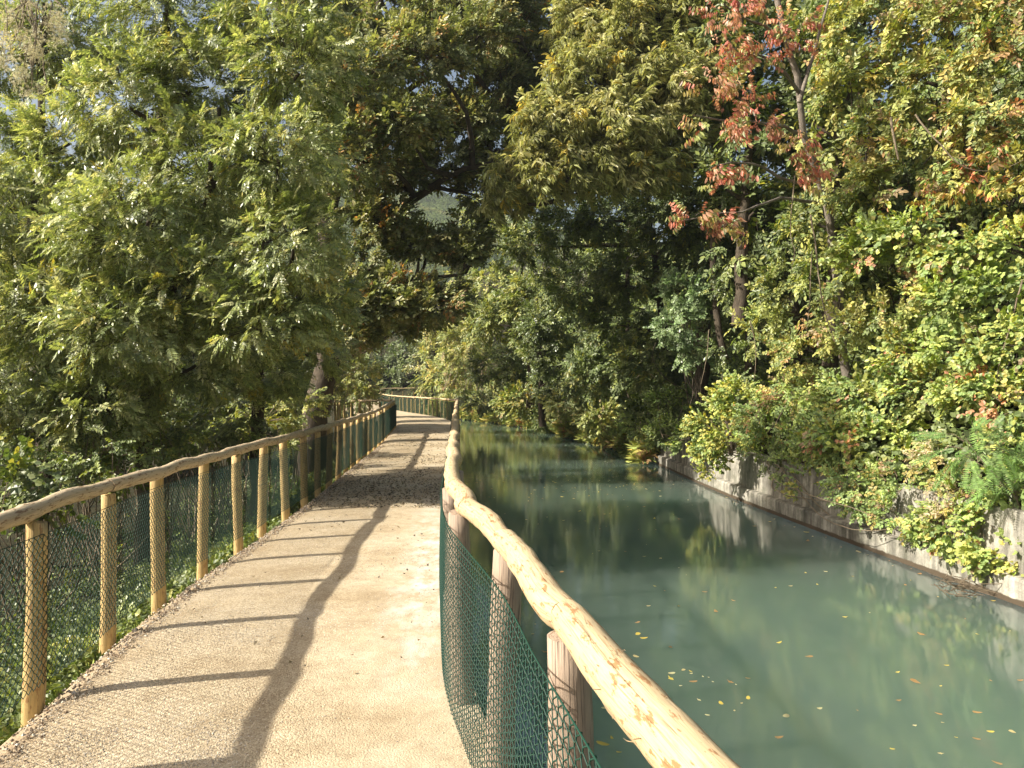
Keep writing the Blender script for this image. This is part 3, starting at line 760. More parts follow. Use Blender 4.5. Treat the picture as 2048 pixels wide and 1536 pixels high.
def lobe(px, py, d, rx, ry, rd=None):
    return (P(px, py, d), (rx / F * d, rd if rd else (rx + ry) / 2 / F * d, ry / F * d))

def limb(mb, pts, r0, r1, sides=8, step=0.35):
    c = catmull(pts, step); n_ = len(c)
    c = c + 0.02 * rng.standard_normal(c.shape)
    tube(mb, c, np.linspace(r0, r1, n_) * (1 + 0.05 * rng.standard_normal(n_)), sides, cap=True, wob=0.05)

def tree(name, label, cat, base, trunks, lobes, kind, size, pal, n_br, per, wood='bark', leafm='leaf', auto=True, extra=None, group=None, **kw):
    org = Vector([float(q) for q in base])
    r = empty(name, org, label, cat, group)
    wmb, cmb = MB(), MB()
    for (pts, r0, r1) in trunks: limb(wmb, pts, r0, r1)
    if auto and trunks:
        tp = np.vstack([catmull(t[0], 0.5) for t in trunks])
        for (c, rr) in lobes:                       # a limb from the nearest lower piece of trunk into each lobe
            c = np.array(c); dd = np.linalg.norm(tp - c, axis=1) + 1.2 * np.clip(tp[:, 2] - c[2] + 0.4, 0, 99)
            q = tp[np.argmin(dd)]; end = c - np.array([0, 0, rr[2] * 0.2])
            mid = (q + end) / 2 + unit(1)[0] * 0.15 * np.linalg.norm(end - q)
            limb(wmb, [q, mid, end], 0.055 + 0.012 * np.linalg.norm(end - q), 0.022, 5, 0.5)
    grow(lobes, kind, size, pal, n_br, per, cmb, wmb, **kw)
    if extra: extra(cmb, wmb)
    link('trunk', wmb.mesh('trunk', True, org), M[wood], org, r)
    link('crown', cmb.mesh('crown', False, org), M[leafm], org, r)
    return r

# palettes (leaf albedo)
ASH = [((0.255, 0.305, 0.095), 4), ((0.165, 0.215, 0.065), 3.2), ((0.35, 0.385, 0.13), 2.6), ((0.48, 0.48, 0.23), 1.6), ((0.42, 0.36, 0.06), 0.3)]
OAK = [((0.15, 0.18, 0.055), 4), ((0.22, 0.245, 0.075), 3), ((0.30, 0.27, 0.10), 1.5), ((0.33, 0.17, 0.05), 0.35), ((0.36, 0.36, 0.18), 1.4)]
CHE = [((0.36, 0.37, 0.15), 4), ((0.28, 0.30, 0.11), 3), ((0.50, 0.48, 0.25), 2.6), ((0.50, 0.40, 0.09), 0.5)]
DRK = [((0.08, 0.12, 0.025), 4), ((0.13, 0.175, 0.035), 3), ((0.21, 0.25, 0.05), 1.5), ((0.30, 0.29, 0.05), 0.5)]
VIN = [((0.27, 0.30, 0.065), 4), ((0.17, 0.23, 0.05), 3), ((0.38, 0.37, 0.085), 3), ((0.46, 0.36, 0.09), 1.0), ((0.38, 0.20, 0.07), 0.5), ((0.25, 0.16, 0.07), 0.5)]
BRA = [((0.27, 0.35, 0.07), 4), ((0.17, 0.26, 0.06), 3), ((0.41, 0.44, 0.09), 2.8), ((0.48, 0.42, 0.09), 0.6), ((0.50, 0.22, 0.11), 0.3), ((0.28, 0.19, 0.10), 0.35)]
RED = [((0.55, 0.20, 0.15), 4), ((0.58, 0.31, 0.20), 3), ((0.40, 0.33, 0.13), 2.4), ((0.25, 0.28, 0.09), 1.6), ((0.36, 0.09, 0.07), 0.7)]
YEL = [((0.30, 0.32, 0.09), 4), ((0.20, 0.24, 0.07), 3), ((0.42, 0.37, 0.10), 1.6), ((0.30, 0.22, 0.10), 0.5)]
FAR = [((0.13, 0.16, 0.055), 3), ((0.19, 0.21, 0.07), 2), ((0.26, 0.23, 0.07), 1), ((0.09, 0.12, 0.045), 2)]

# ------------------------------------------------------------------ left: ash trees
def G(px, d, z): q = P(px, HY, d); return np.array([q[0], q[1], z])
tree('ash_tree', 'feathery green ash tree filling the far left edge of the photo', 'tree', G(70, 11.94, -1.5),
     [([G(70, 11.94, -1.7), G(85, 11.94, 1), G(60, 12.03, 3.56), G(80, 12.22, 6.02), G(90, 12.40, 8.07)], 0.13, 0.04), ([G(85, 11.94, 1.5), G(180, 11.94, 3.56), G(230, 12.12, 5.61)], 0.09, 0.03)],
     [lobe(60, 420, 11.14, 170, 130), lobe(10, 560, 11.51, 110, 120), lobe(110, 620, 10.76, 180, 120), lobe(20, 300, 12.25, 110, 100), lobe(140, 270, 12.06, 130, 90), lobe(30, 760, 10.67, 160, 100), lobe(20, 90, 12.99, 110, 100), lobe(130, 70, 12.62, 130, 110)],
     'pinnate', 0.225, ASH, 13, 8, leafm='leaf_ash', twig=0.004)
tree('ash_tree', 'broad ash tree with drooping feathery leaves behind the nearest fence posts', 'tree', G(290, 11.07, -1.5),
     [([G(280, 11.07, -1.7), G(290, 11.07, 1), G(300, 11.07, 3.56), G(325, 11.15, 6.02), G(335, 11.32, 8.48)], 0.14, 0.04), ([G(290, 11.07, 2.09), G(400, 10.82, 3.97), G(440, 10.66, 5.61)], 0.08, 0.03)],
     [lobe(270, 450, 10.15, 180, 130), lobe(420, 330, 10.48, 170, 120), lobe(260, 190, 10.98, 150, 120), lobe(400, 560, 10.15, 170, 110), lobe(250, 640, 9.98, 160, 110), lobe(420, 150, 11.23, 160, 120), lobe(360, 20, 11.65, 190, 90), lobe(390, 720, 10.65, 150, 80), lobe(210, 800, 10.48, 140, 80)],
     'pinnate', 0.225, ASH, 13, 8, leafm='leaf_ash', twig=0.004)
tree('ash_tree', 'ash tree overhanging the middle of the left fence beside the oak', 'tree', G(520, 12.71, -1.5),
     [([G(500, 12.71, -1.7), G(515, 12.71, 1), G(520, 12.63, 3.56), G(540, 12.71, 6.02), G(560, 12.71, 9.30)], 0.13, 0.04)],
     [lobe(560, 300, 9.74, 140, 120), lobe(590, 470, 9.60, 110, 110), lobe(520, 620, 9.74, 140, 90), lobe(600, 120, 10.30, 130, 120), lobe(640, 600, 10.30, 80, 90), lobe(560, 10, 10.79, 140, 80), lobe(500, 740, 11.84, 120, 60), lobe(620, 700, 12.80, 80, 45)],
     'pinnate', 0.225, ASH, 13, 8, leafm='leaf_ash', twig=0.004)

# clematis seed heads high at the far left
def bush(name, label, cat, base, lobes, kind, size, pal, n_br, per, wood='twig', leafm='leaf', stems=5, group=None, parts=('stems', 'foliage'), **kw):
    org = Vector([float(q) for q in base]); r = empty(name, org, label, cat, group)
    wmb, cmb = MB(), MB()
    for (c, rr) in lobes:
        for _ in range(stems):
            e = np.array(c) + unit(1)[0] * np.array(rr) * 0.6; b0 = np.array(base) + rng.standard_normal(3) * [0.15, 0.15, 0.02]
            m_ = (b0 + e) / 2 + rng.standard_normal(3) * 0.12 * np.linalg.norm(e - b0)
            limb(wmb, [b0, m_, e], 0.014, 0.005, 4, 0.3)
    grow(lobes, kind, size, pal, n_br, per, cmb, wmb, **kw)
    link(parts[0], wmb.mesh(parts[0], True, org), M[wood], org, r)
    link(parts[1], cmb.mesh(parts[1], False, org), M[leafm], org, r)
    return r
FLU = [((0.64, 0.58, 0.47), 3), ((0.52, 0.46, 0.36), 2), ((0.72, 0.66, 0.56), 1)]
bush('clematis', 'pale fluffy clematis seed heads on the ash tree at the top left', 'climber', P(60, 60, 9.9) + [0, 0, 0.6],
     [lobe(70, 40, 9.3, 55, 35), lobe(35, 100, 9.1, 45, 45), lobe(60, 165, 9.1, 25, 30)], 'fluff', 0.13, FLU, 16, 6, leafm='leaf', parts=('stems', 'seed_heads'))

# ------------------------------------------------------------------ the oak
tree('oak_tree', 'large dark oak arching over the path with thick black limbs', 'tree', G(628, 21, -1.4),
     [([G(618, 21, -1.6), P(630, 830, 21), P(655, 740, 21), P(668, 600, 21), P(655, 450, 21), P(690, 300, 21.2), P(730, 150, 21.5), P(760, 0, 22)], 0.43, 0.10),
      ([P(662, 540, 21), P(735, 470, 20.6), P(830, 398, 20.2), P(900, 352, 20), P(990, 325, 20)], 0.19, 0.06),
      ([P(668, 620, 21), P(760, 570, 20), P(860, 555, 19.5), P(930, 545, 19.5)], 0.11, 0.04),
      ([P(655, 460, 21), P(610, 330, 20.5), P(600, 200, 20.5)], 0.13, 0.05),
      ([P(690, 300, 21.2), P(800, 190, 21.5), P(930, 120, 22), P(1040, 80, 22)], 0.12, 0.04)],
     [lobe(740, 90, 21, 110, 70), lobe(870, 60, 22, 110, 60), lobe(1010, 40, 23, 90, 60), lobe(690, 220, 20.3, 90, 80), lobe(820, 235, 20.5, 100, 42), lobe(940, 245, 21, 80, 50), lobe(1010, 160, 23, 60, 50),
      lobe(760, 330, 20, 95, 50), lobe(835, 345, 20.3, 75, 26), lobe(765, 430, 19.6, 60, 45), lobe(850, 482, 20, 90, 26), lobe(940, 460, 20.5, 50, 42), lobe(715, 590, 19, 80, 60), lobe(850, 612, 19, 90, 30), lobe(960, 390, 21, 50, 35), lobe(800, 560, 19.5, 60, 25), lobe(700, 300, 17.6, 90, 80), lobe(800, 240, 17.6, 90, 50), lobe(720, 150, 18, 110, 80), lobe(850, 95, 18.5, 100, 60), lobe(960, 60, 19.5, 80, 60), lobe(900, 320, 20.5, 90, 30), lobe(700, 395, 19.8, 60, 40), lobe(790, 440, 20, 60, 28), lobe(720, 520, 19.8, 60, 45), lobe(840, 490, 20, 80, 28), lobe(930, 500, 20, 55, 35),
      lobe(760, 610, 19, 95, 42), lobe(880, 585, 19.6, 70, 30), lobe(700, 660, 19, 60, 40), lobe(800, 650, 19.3, 50, 22), lobe(640, 20, 21, 80, 60), lobe(890, -60, 22, 180, 60), lobe(640, 120, 22, 90, 80), lobe(780, 10, 23, 110, 60), lobe(1060, 110, 24, 60, 50), lobe(1000, -20, 24, 90, 50), lobe(870, 220, 23, 90, 40), lobe(960, 200, 24, 70, 45), lobe(640, 300, 21, 60, 70), lobe(1090, 20, 25, 70, 60), lobe(1050, 220, 24, 60, 70), lobe(980, 300, 22, 60, 40), lobe(1030, 120, 24, 80, 60)],
     'oak', 0.27, OAK, 7.2, 10, droop=0.15, twig=0.009)

# ------------------------------------------------------------------ right of centre: the chestnut and what grows under it
tree('chestnut_tree', 'sunlit olive chestnut with long narrow drooping leaves leaning over the canal', 'tree', G(1399, 22, 1.3),
     [([G(1399, 22, 1.0), P(1415, 600, 22), P(1440, 450, 21.5), P(1420, 330, 21), P(1380, 180, 20), P(1340, 40, 19.5)], 0.24, 0.07),
      ([P(1430, 380, 21), P(1380, 318, 19.5), P(1300, 335, 18.7), P(1220, 368, 18.2), P(1130, 395, 18)], 0.13, 0.03),
      ([P(1420, 330, 21), P(1300, 220, 18.8), P(1180, 160, 18.3)], 0.10, 0.03)],
     [lobe(1270, 60, 18.5, 125, 90), lobe(1180, 150, 18, 95, 80), lobe(1100, 250, 17.6, 80, 65), lobe(1230, 245, 17.2, 110, 80), lobe(1350, 160, 17.6, 100, 90), lobe(1360, 20, 18.5, 110, 80), lobe(1035, 330, 17.8, 60, 42), lobe(1140, 335, 17.5, 90, 45), lobe(1280, 330, 17.5, 90, 40), lobe(1380, 290, 18, 60, 50), lobe(1010, 390, 18.2, 45, 30), lobe(1230, -60, 19, 140, 60), lobe(1160, 60, 19, 60, 70), lobe(1080, 330, 18.2, 60, 50), lobe(1200, 300, 18, 120, 60), lobe(1300, 150, 18.4, 120, 90)],
     'narrow', 0.36, CHE, 6.3, 9, droop=0.5)
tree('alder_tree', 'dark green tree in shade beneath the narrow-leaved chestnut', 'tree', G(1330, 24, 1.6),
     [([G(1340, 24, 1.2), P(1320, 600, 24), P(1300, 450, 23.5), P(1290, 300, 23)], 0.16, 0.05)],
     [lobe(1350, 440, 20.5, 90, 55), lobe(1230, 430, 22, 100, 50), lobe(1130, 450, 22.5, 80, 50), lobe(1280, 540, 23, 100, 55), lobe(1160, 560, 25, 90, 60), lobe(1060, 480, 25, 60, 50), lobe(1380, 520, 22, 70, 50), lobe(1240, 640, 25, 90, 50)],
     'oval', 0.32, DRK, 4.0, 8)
tree('maple_tree', 'yellow green maple at the canal bend left of the dark alder', 'tree', G(1040, 34, 0.6),
     [([G(1060, 34, 0.4), P(1060, 650, 34), P(1040, 520, 34)], 0.18, 0.06)],
     [lobe(1010, 470, 33, 60, 45), lobe(980, 560, 34, 60, 45), lobe(1060, 590, 32, 80, 50), lobe(1000, 640, 34, 80, 50), lobe(960, 430, 36, 40, 45), lobe(1080, 670, 31, 60, 45)],
     'oval', 0.42, DRK[1:] + [((0.30, 0.31, 0.07), 2)], 2.6, 8)
bush('ivy', 'pale ivy clump hanging beside the dark hollow in front of the bare trunk', 'climber', G(1395, 18.3, 1.2),
     [lobe(1370, 580, 17.8, 50, 40), lobe(1355, 640, 17.6, 45, 45), lobe(1390, 690, 17.8, 35, 30)], 'small', 0.3, [((0.13, 0.21, 0.075), 3), ((0.20, 0.28, 0.11), 2)], 9, 8, wood='bark', leafm='leaf_glossy')
tree('ivy_clad_tree', 'slender tree column wrapped in ivy at the water edge of the bend', 'tree', G(1085, 30.5, 0.3),
     [([G(1085, 30.5, 0.0), P(1080, 700, 30.5), P(1075, 600, 30.5)], 0.15, 0.06)],
     [lobe(1080, 640, 30, 40, 40), lobe(1085, 705, 30, 32, 45), lobe(1090, 760, 30, 35, 35)], 'small', 0.42, DRK, 4, 8, leafm='leaf_glossy')
SH = 'shrubs along the far bank of the canal'
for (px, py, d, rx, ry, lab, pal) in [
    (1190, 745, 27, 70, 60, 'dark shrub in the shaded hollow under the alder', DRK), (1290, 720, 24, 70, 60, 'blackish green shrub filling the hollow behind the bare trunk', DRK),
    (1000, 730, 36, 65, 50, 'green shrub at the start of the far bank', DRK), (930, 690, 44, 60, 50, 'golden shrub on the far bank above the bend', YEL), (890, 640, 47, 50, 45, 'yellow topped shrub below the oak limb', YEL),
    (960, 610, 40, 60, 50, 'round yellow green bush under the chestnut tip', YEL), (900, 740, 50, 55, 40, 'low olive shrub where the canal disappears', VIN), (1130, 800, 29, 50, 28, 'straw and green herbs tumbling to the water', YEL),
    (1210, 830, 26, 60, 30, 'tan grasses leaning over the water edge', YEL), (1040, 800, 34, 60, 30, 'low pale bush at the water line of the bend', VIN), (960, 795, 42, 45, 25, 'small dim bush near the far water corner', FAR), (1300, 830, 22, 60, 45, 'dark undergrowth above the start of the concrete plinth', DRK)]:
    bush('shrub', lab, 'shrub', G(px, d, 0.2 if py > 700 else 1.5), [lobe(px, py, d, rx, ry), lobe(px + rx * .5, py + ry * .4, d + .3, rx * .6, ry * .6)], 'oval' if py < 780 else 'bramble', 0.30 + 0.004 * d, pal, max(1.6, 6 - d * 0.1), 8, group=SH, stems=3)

# ------------------------------------------------------------------ right bank
OUT = (-1, -0.5, 0.3)
tree('cherry_tree', 'grey stemmed cherry with drooping red and salmon leaves over the right bank', 'tree', G(1690, 14.3, 2.1),
     [([G(1690, 14.3, 1.8), P(1665, 470, 14), P(1640, 360, 13.6), P(1610, 270, 13.3), P(1595, 150, 13), P(1560, 40, 12.8), P(1545, -60, 12.8)], 0.095, 0.045),
      ([P(1645, 385, 13.6), P(1560, 350, 12.8), P(1500, 325, 12.4), P(1420, 330, 12)], 0.035, 0.012), ([P(1650, 410, 13.6), P(1560, 395, 12.6), P(1480, 420, 12), P(1370, 440, 11.6)], 0.035, 0.01),
      ([P(1612, 270, 13.3), P(1540, 250, 12.6), P(1440, 240, 12), P(1380, 235, 11.8)], 0.035, 0.01), ([P(1598, 180, 13), P(1540, 120, 12.5), P(1450, 90, 12)], 0.035, 0.01), ([P(1580, 90, 13), P(1500, 40, 12.4), P(1440, 10, 12)], 0.03, 0.01),
      ([P(1600, 200, 13), P(1640, 60, 13), P(1660, -20, 13)], 0.04, 0.015)],
     [lobe(1470, 25, 12, 60, 32), lobe(1450, 100, 12, 55, 26), lobe(1520, 110, 12.3, 45, 28), lobe(1420, 170, 11.8, 38, 24), lobe(1490, 195, 12.2, 50, 22), lobe(1420, 250, 11.8, 50, 18), lobe(1510, 260, 12.2, 55, 16), lobe(1600, 290, 12.6, 22, 22),
      lobe(1440, 350, 11.9, 45, 14), lobe(1385, 432, 11.6, 36, 11), lobe(1455, 450, 11.8, 34, 14), lobe(1600, 350, 12.6, 32, 24), lobe(1580, 60, 12.6, 50, 40)],
     'hang', 0.24, RED, 7.0, 6, jitter=0.35, wood='bark_grey', auto=False, droop=0.15, upb=1.0)
tree('leaning_tree', 'slim pale trunk with ivy standing at the left end of the sunlit bank', 'tree', G(1440, 17.6, 0.35),
     [([G(1462, 17.2, 0.1), P(1450, 720, 17.2), P(1430, 620, 17.3), P(1425, 480, 17.4), P(1428, 330, 17.6)], 0.10, 0.07)],
     [lobe(1470, 760, 16.8, 26, 30), lobe(1440, 690, 17, 18, 30), lobe(1470, 570, 17, 45, 40), lobe(1440, 400, 17.3, 50, 50)], 'small', 0.3, DRK, 7, 7, wood='bark', leafm='leaf_glossy', auto=False)
CL = 'climber masses draped over the right bank trees'
for (lab, kind, size, pal, lobes, nb, per) in [
    ('yellow green climber curtain right of the cherry trunk top', 'oval', 0.27, VIN, [lobe(1700, 60, 13.6, 70, 70), lobe(1690, 180, 13.4, 60, 60), lobe(1780, 110, 13.4, 70, 60)], 6.5, 9),
    ('dense yellowing climber hanging at the top right', 'oval', 0.27, VIN, [lobe(1860, 50, 13, 80, 80), lobe(1870, 170, 12.8, 75, 60), lobe(1930, 10, 13, 80, 60)], 6.5, 9),
    ('rusty tinged climber in the upper right corner', 'oval', 0.26, VIN[1:] + [((0.50, 0.20, 0.10), 0.4)], [lobe(2000, 120, 12.3, 80, 80), lobe(2040, 20, 12.3, 80, 70), lobe(1970, 230, 12, 70, 55), lobe(2050, 260, 11.8, 60, 60)], 6.5, 9),
    ('ochre climber hung with dry stems in the middle of the bank', 'oval', 0.25, VIN, [lobe(1760, 270, 13, 70, 60), lobe(1840, 300, 12.6, 75, 60), lobe(1730, 380, 12.8, 70, 55)], 6.5, 9),
    ('orange flecked climber halfway up at the right edge', 'hang', 0.25, VIN[1:] + [((0.52, 0.19, 0.10), 0.9)], [lobe(1960, 340, 11.8, 60, 45), lobe(2030, 400, 11.4, 60, 60), lobe(1900, 390, 12, 55, 45)], 6.5, 9),
    ('bright lime climber mound under the ochre climber', 'bramble', 0.30, BRA, [lobe(1830, 470, 12, 90, 55), lobe(1740, 500, 12.4, 70, 55), lobe(1930, 500, 11.5, 90, 50)], 6.5, 9),
    ('shaded green climber around the lower cherry trunk', 'oval', 0.25, VIN[:3] + DRK[:2], [lobe(1600, 470, 13.8, 60, 55), lobe(1660, 540, 13, 65, 55), lobe(1560, 570, 14.4, 55, 60), lobe(1530, 660, 14.8, 60, 55)], 6.5, 9),
    ('yellow climber cascade above the hanging roots', 'small', 0.28, VIN, [lobe(1690, 640, 12.8, 80, 50), lobe(1620, 700, 13.6, 70, 50), lobe(1790, 610, 12, 75, 55)], 8, 9),
    ('grey green leafy mound right of the yellow cascade', 'bramble', 0.28, BRA[:3], [lobe(1900, 610, 11.3, 80, 50), lobe(1990, 580, 11, 75, 60), lobe(2040, 500, 11, 60, 60)], 7, 9),
    ('green leafy tangle below the grey green mound at the right edge', 'bramble', 0.27, BRA, [lobe(1960, 690, 10.6, 90, 45), lobe(2050, 680, 10, 70, 60)], 8, 9)]:
    c0 = lobes[0][0]
    bush('climbing_vine', lab, 'climber', (c0[0] + 0.8, c0[1] + 0.8, max(0.6, c0[2] - 2.2)), lobes, kind, size, pal, nb, per, wood='bark', group=CL, face=0.9, hemi=OUT, droop=0.3, stems=3)
BR = 'bramble mounds on the slope above the wall'
for (lab, kind, size, pal, lobes, nb, per) in [
    ('yellow leaved bramble spilling over the left end of the wall', 'bramble', 0.24, BRA[2:4] + BRA[:2] + [((0.5, 0.45, 0.08), 2)], [lobe(1440, 850, 15.8, 60, 60), lobe(1415, 915, 16.2, 30, 50), lobe(1480, 800, 15.8, 60, 45), lobe(1465, 885, 15.6, 35, 40)], 9, 9),
    ('brownish bramble with dry twigs on the wall top', 'small', 0.24, VIN[3:] + BRA[:2], [lobe(1540, 830, 14.6, 70, 40), lobe(1600, 790, 14, 70, 45), lobe(1530, 880, 14.8, 60, 22)], 9, 8),
    ('dark bramble fringe over the shaded start of the wall', 'bramble', 0.24, DRK + BRA[:2], [lobe(1330, 862, 20, 45, 35), lobe(1285, 845, 22, 45, 35), lobe(1375, 875, 18.6, 30, 35), lobe(1345, 810, 20.5, 55, 40)], 8, 9),
    ('bramble trailing down the wall to the plinth', 'bramble', 0.22, BRA, [lobe(1615, 900, 13.2, 32, 45), lobe(1605, 965, 13.0, 22, 45), lobe(1640, 860, 13.2, 40, 40), lobe(1680, 900, 12.5, 40, 45)], 12, 8),
    ('big lime bramble mound in the middle of the slope', 'bramble', 0.25, BRA, [lobe(1720, 790, 12.6, 90, 50), lobe(1760, 880, 11.8, 80, 60), lobe(1680, 870, 12.4, 60, 50)], 9, 9),
    ('bramble bank with orange leaves above the saplings', 'bramble', 0.24, BRA[:4] + [((0.55, 0.22, 0.12), 0.8)], [lobe(1860, 770, 11.3, 90, 45), lobe(1950, 780, 10.4, 80, 45), lobe(1840, 700, 11.5, 80, 45)], 9, 9),
    ('bright bramble leaves at the right edge of the bank', 'bramble', 0.24, BRA, [lobe(2030, 800, 9.8, 80, 60), lobe(2060, 900, 9.3, 70, 70)], 9, 9),
    ('thin creepers hanging down the wall between the bramble clumps', 'small', 0.17, BRA[:2] + DRK[:2], [lobe(1530, 905, 14.3, 45, 35, .2), lobe(1570, 930, 13.8, 22, 35, .2), lobe(1690, 965, 12.2, 32, 45, .2), lobe(1760, 1010, 11.3, 30, 35, .2), lobe(1850, 1050, 10.2, 35, 35, .2)], 16, 7),
    ('low brown and green bramble over the wall middle', 'small', 0.23, BRA[:2] + VIN[3:], [lobe(1740, 980, 11.2, 60, 45), lobe(1810, 960, 10.8, 70, 50), lobe(1800, 1030, 10.4, 50, 30, .25), lobe(1700, 960, 11.8, 50, 45)], 11, 8),
    ('pale straw patch of dry bramble beside the saplings', 'small', 0.22, VIN[3:] + [((0.42, 0.33, 0.20), 4), ((0.25, 0.3, 0.08), 2)], [lobe(1880, 930, 10.2, 60, 50), lobe(1900, 1010, 9.7, 50, 40)], 11, 8),
    ('vivid green bramble hanging to the water at the lower right', 'bramble', 0.22, BRA, [lobe(1900, 1040, 9.6, 60, 50, .3), lobe(2000, 1030, 9.0, 80, 55, .3), lobe(1985, 1095, 9.0, 60, 35, .25), lobe(2070, 1110, 8.6, 50, 45, .25)], 11, 9)]:
    c0 = lobes[0][0]
    bush('bramble', lab, 'bramble', (c0[0] + 0.4, c0[1] + 0.4, max(0.15, c0[2] - 0.8)), lobes, kind, size, pal, nb, per, group=BR, face=0.8, hemi=(-1, -0.6, 0.6), droop=0.35, stems=3)
# feathery saplings at the right edge
bush('robinia_sapling', 'dark green feathery sapling with comb-like fronds at the right edge', 'sapling', P(2060, 1010, 8.9), [lobe(1960, 880, 8.9, 90, 60), lobe(2020, 960, 8.6, 60, 50)], 'fern', 0.34, [((0.10, 0.20, 0.03), 3), ((0.16, 0.28, 0.05), 2)], 6, 3, droop=0.35, stems=4, face=0.3)

# ------------------------------------------------------------------ backdrop woods (each tree its own)
BG = 'trees farther back behind the left fence'
k_ = 0
for (px, d, top, w_, lab, pal) in [
    (20, 26, 250, 150, 'background tree behind the ash at the left edge', FAR), (150, 24, 330, 170, 'low dim tree glimpsed between the two left ash trees', DRK), (330, 26, 260, 170, 'background tree behind the broad ash', FAR),
    (500, 25, 240, 150, 'green background tree left of the oak trunk', DRK), (590, 34, 330, 110, 'more distant tree just left of the oak trunk', FAR), (700, 40, 560, 60, 'yellow leafed young tree right of the oak trunk', YEL)]:
    hgt = EYE + (HY - top) / F * d; hw = w_ / F * d
    ls = []
    for q in range(9):
        z = 0.4 + (hgt - 1.4) * (q + 0.5) / 9; x = (px - HX) / F * d + hw * 0.55 * math.sin(q * 2.4); y = d + hw * 0.4 * math.cos(q * 2.4)
        ls.append(((x, y, z), (hw * 0.6, hw * 0.55, hgt * 0.12)))
    b = G(px, d, -1.5)
    tree('background_tree', lab, 'tree', b, [([b, b + [0.1, 0, hgt * 0.5], b + [0.3, 0.1, hgt * 0.95]], 0.12 + hgt * 0.008, 0.04)], ls, 'oval', 0.42, pal, 1.9, 8, group=BG)
BG2 = 'trees on top of the right bank'
for (px, d, z0, top, w_, lab, pal) in [
    (1500, 20, 5, -150, 150, 'tall dark tree behind the red cherry', DRK), (1700, 17, 5, -180, 150, 'tall green tree behind the climber curtain', DRK), (1880, 16, 5, -200, 150, 'tall tree above the top right climbers', VIN), (2050, 15, 5, -200, 130, 'leafy tree behind the upper right corner', DRK),
    (1590, 18.5, 5, -180, 110, 'green tree right behind the upper stem of the red cherry', DRK), (1480, 16.5, 6, -120, 70, 'small dark tree filling the gap left of the red cherry top', DRK), (1660, 15.5, 5, -60, 80, 'leafy tree between the cherry stem and the climber curtain', VIN[:3] + DRK[:2]),
    (1420, 27, 2, 100, 110, 'shaded tree behind the chestnut crown', DRK), (1250, 32, 1, 150, 120, 'dim tree standing behind the alder', DRK), (1120, 40, 1, 330, 90, 'dim tree behind the maple at the bend', DRK)]:
    hgt = EYE + (HY - top) / F * d; hw = w_ / F * d; ls = []
    for q in range(9):
        z = z0 - 1.5 + (hgt - z0 + 1) * (q + 0.5) / 9; x = (px - HX) / F * d + hw * 0.5 * math.sin(q * 2.4); y = d + hw * 0.35 * math.cos(q * 2.4)
        ls.append(((x, y, z), (hw * 0.62, hw * 0.5, (hgt - z0) * 0.13)))
    b = G(px, d, z0 - 3)
    tree('background_tree', lab, 'tree', b, [([b, b + [0.1, 0, (hgt - z0) * 0.5], b + [0.3, 0.1, (hgt - z0)]], 0.18, 0.04)], ls, 'oval', 0.40, pal, 2.2, 8, group=BG2)
FT = 'distant trees beyond the path bend'
for i, (px, d, top, w_, lab, pal) in enumerate([
    (800, 76, 690, 30, 'dark hazy tree straight above the farthest fence', DRK[:2]), (845, 72, 670, 28, 'olive hazy tree right of the farthest fence', FAR), (760, 80, 650, 34, 'distant tree behind the oak trunk gap', DRK[:2]), (865, 68, 640, 26, 'yellow hazy tree at the end of the water', YEL),
    (905, 70, 560, 34, 'pale tree rising above the golden shrubs', YEL), (930, 62, 480, 36, 'bright yellow green tree in the gap under the oak limb', YEL), (720, 78, 690, 40, 'distant grey tree left of the fence corner', DRK[:2]), (650, 80, 640, 50, 'distant tree low behind the oak trunk', FAR), (820, 82, 640, 30, 'bluish tree farthest down the valley', DRK[:2])]):
    hgt = EYE + (HY - top) / F * d; hw = w_ / F * d; ls = []
    for q in range(6):
        z = 0.5 + (hgt - 1.5) * (q + 0.5) / 6; ls.append((((px - HX) / F * d + hw * 0.5 * math.sin(q * 2.4 + i), d + hw * 0.5 * math.cos(q * 2.4), z), (hw * 0.62, hw * 0.5, hgt * 0.15)))
    b = G(px, d, -1.5)
    tree('distant_tree', lab, 'tree', b, [([b, b + [0.1, 0, hgt * 0.5], b + [0.2, 0.1, hgt * 0.9]], 0.2, 0.05)], ls, 'oval', 0.85, pal, 0.55, 8, group=FT)

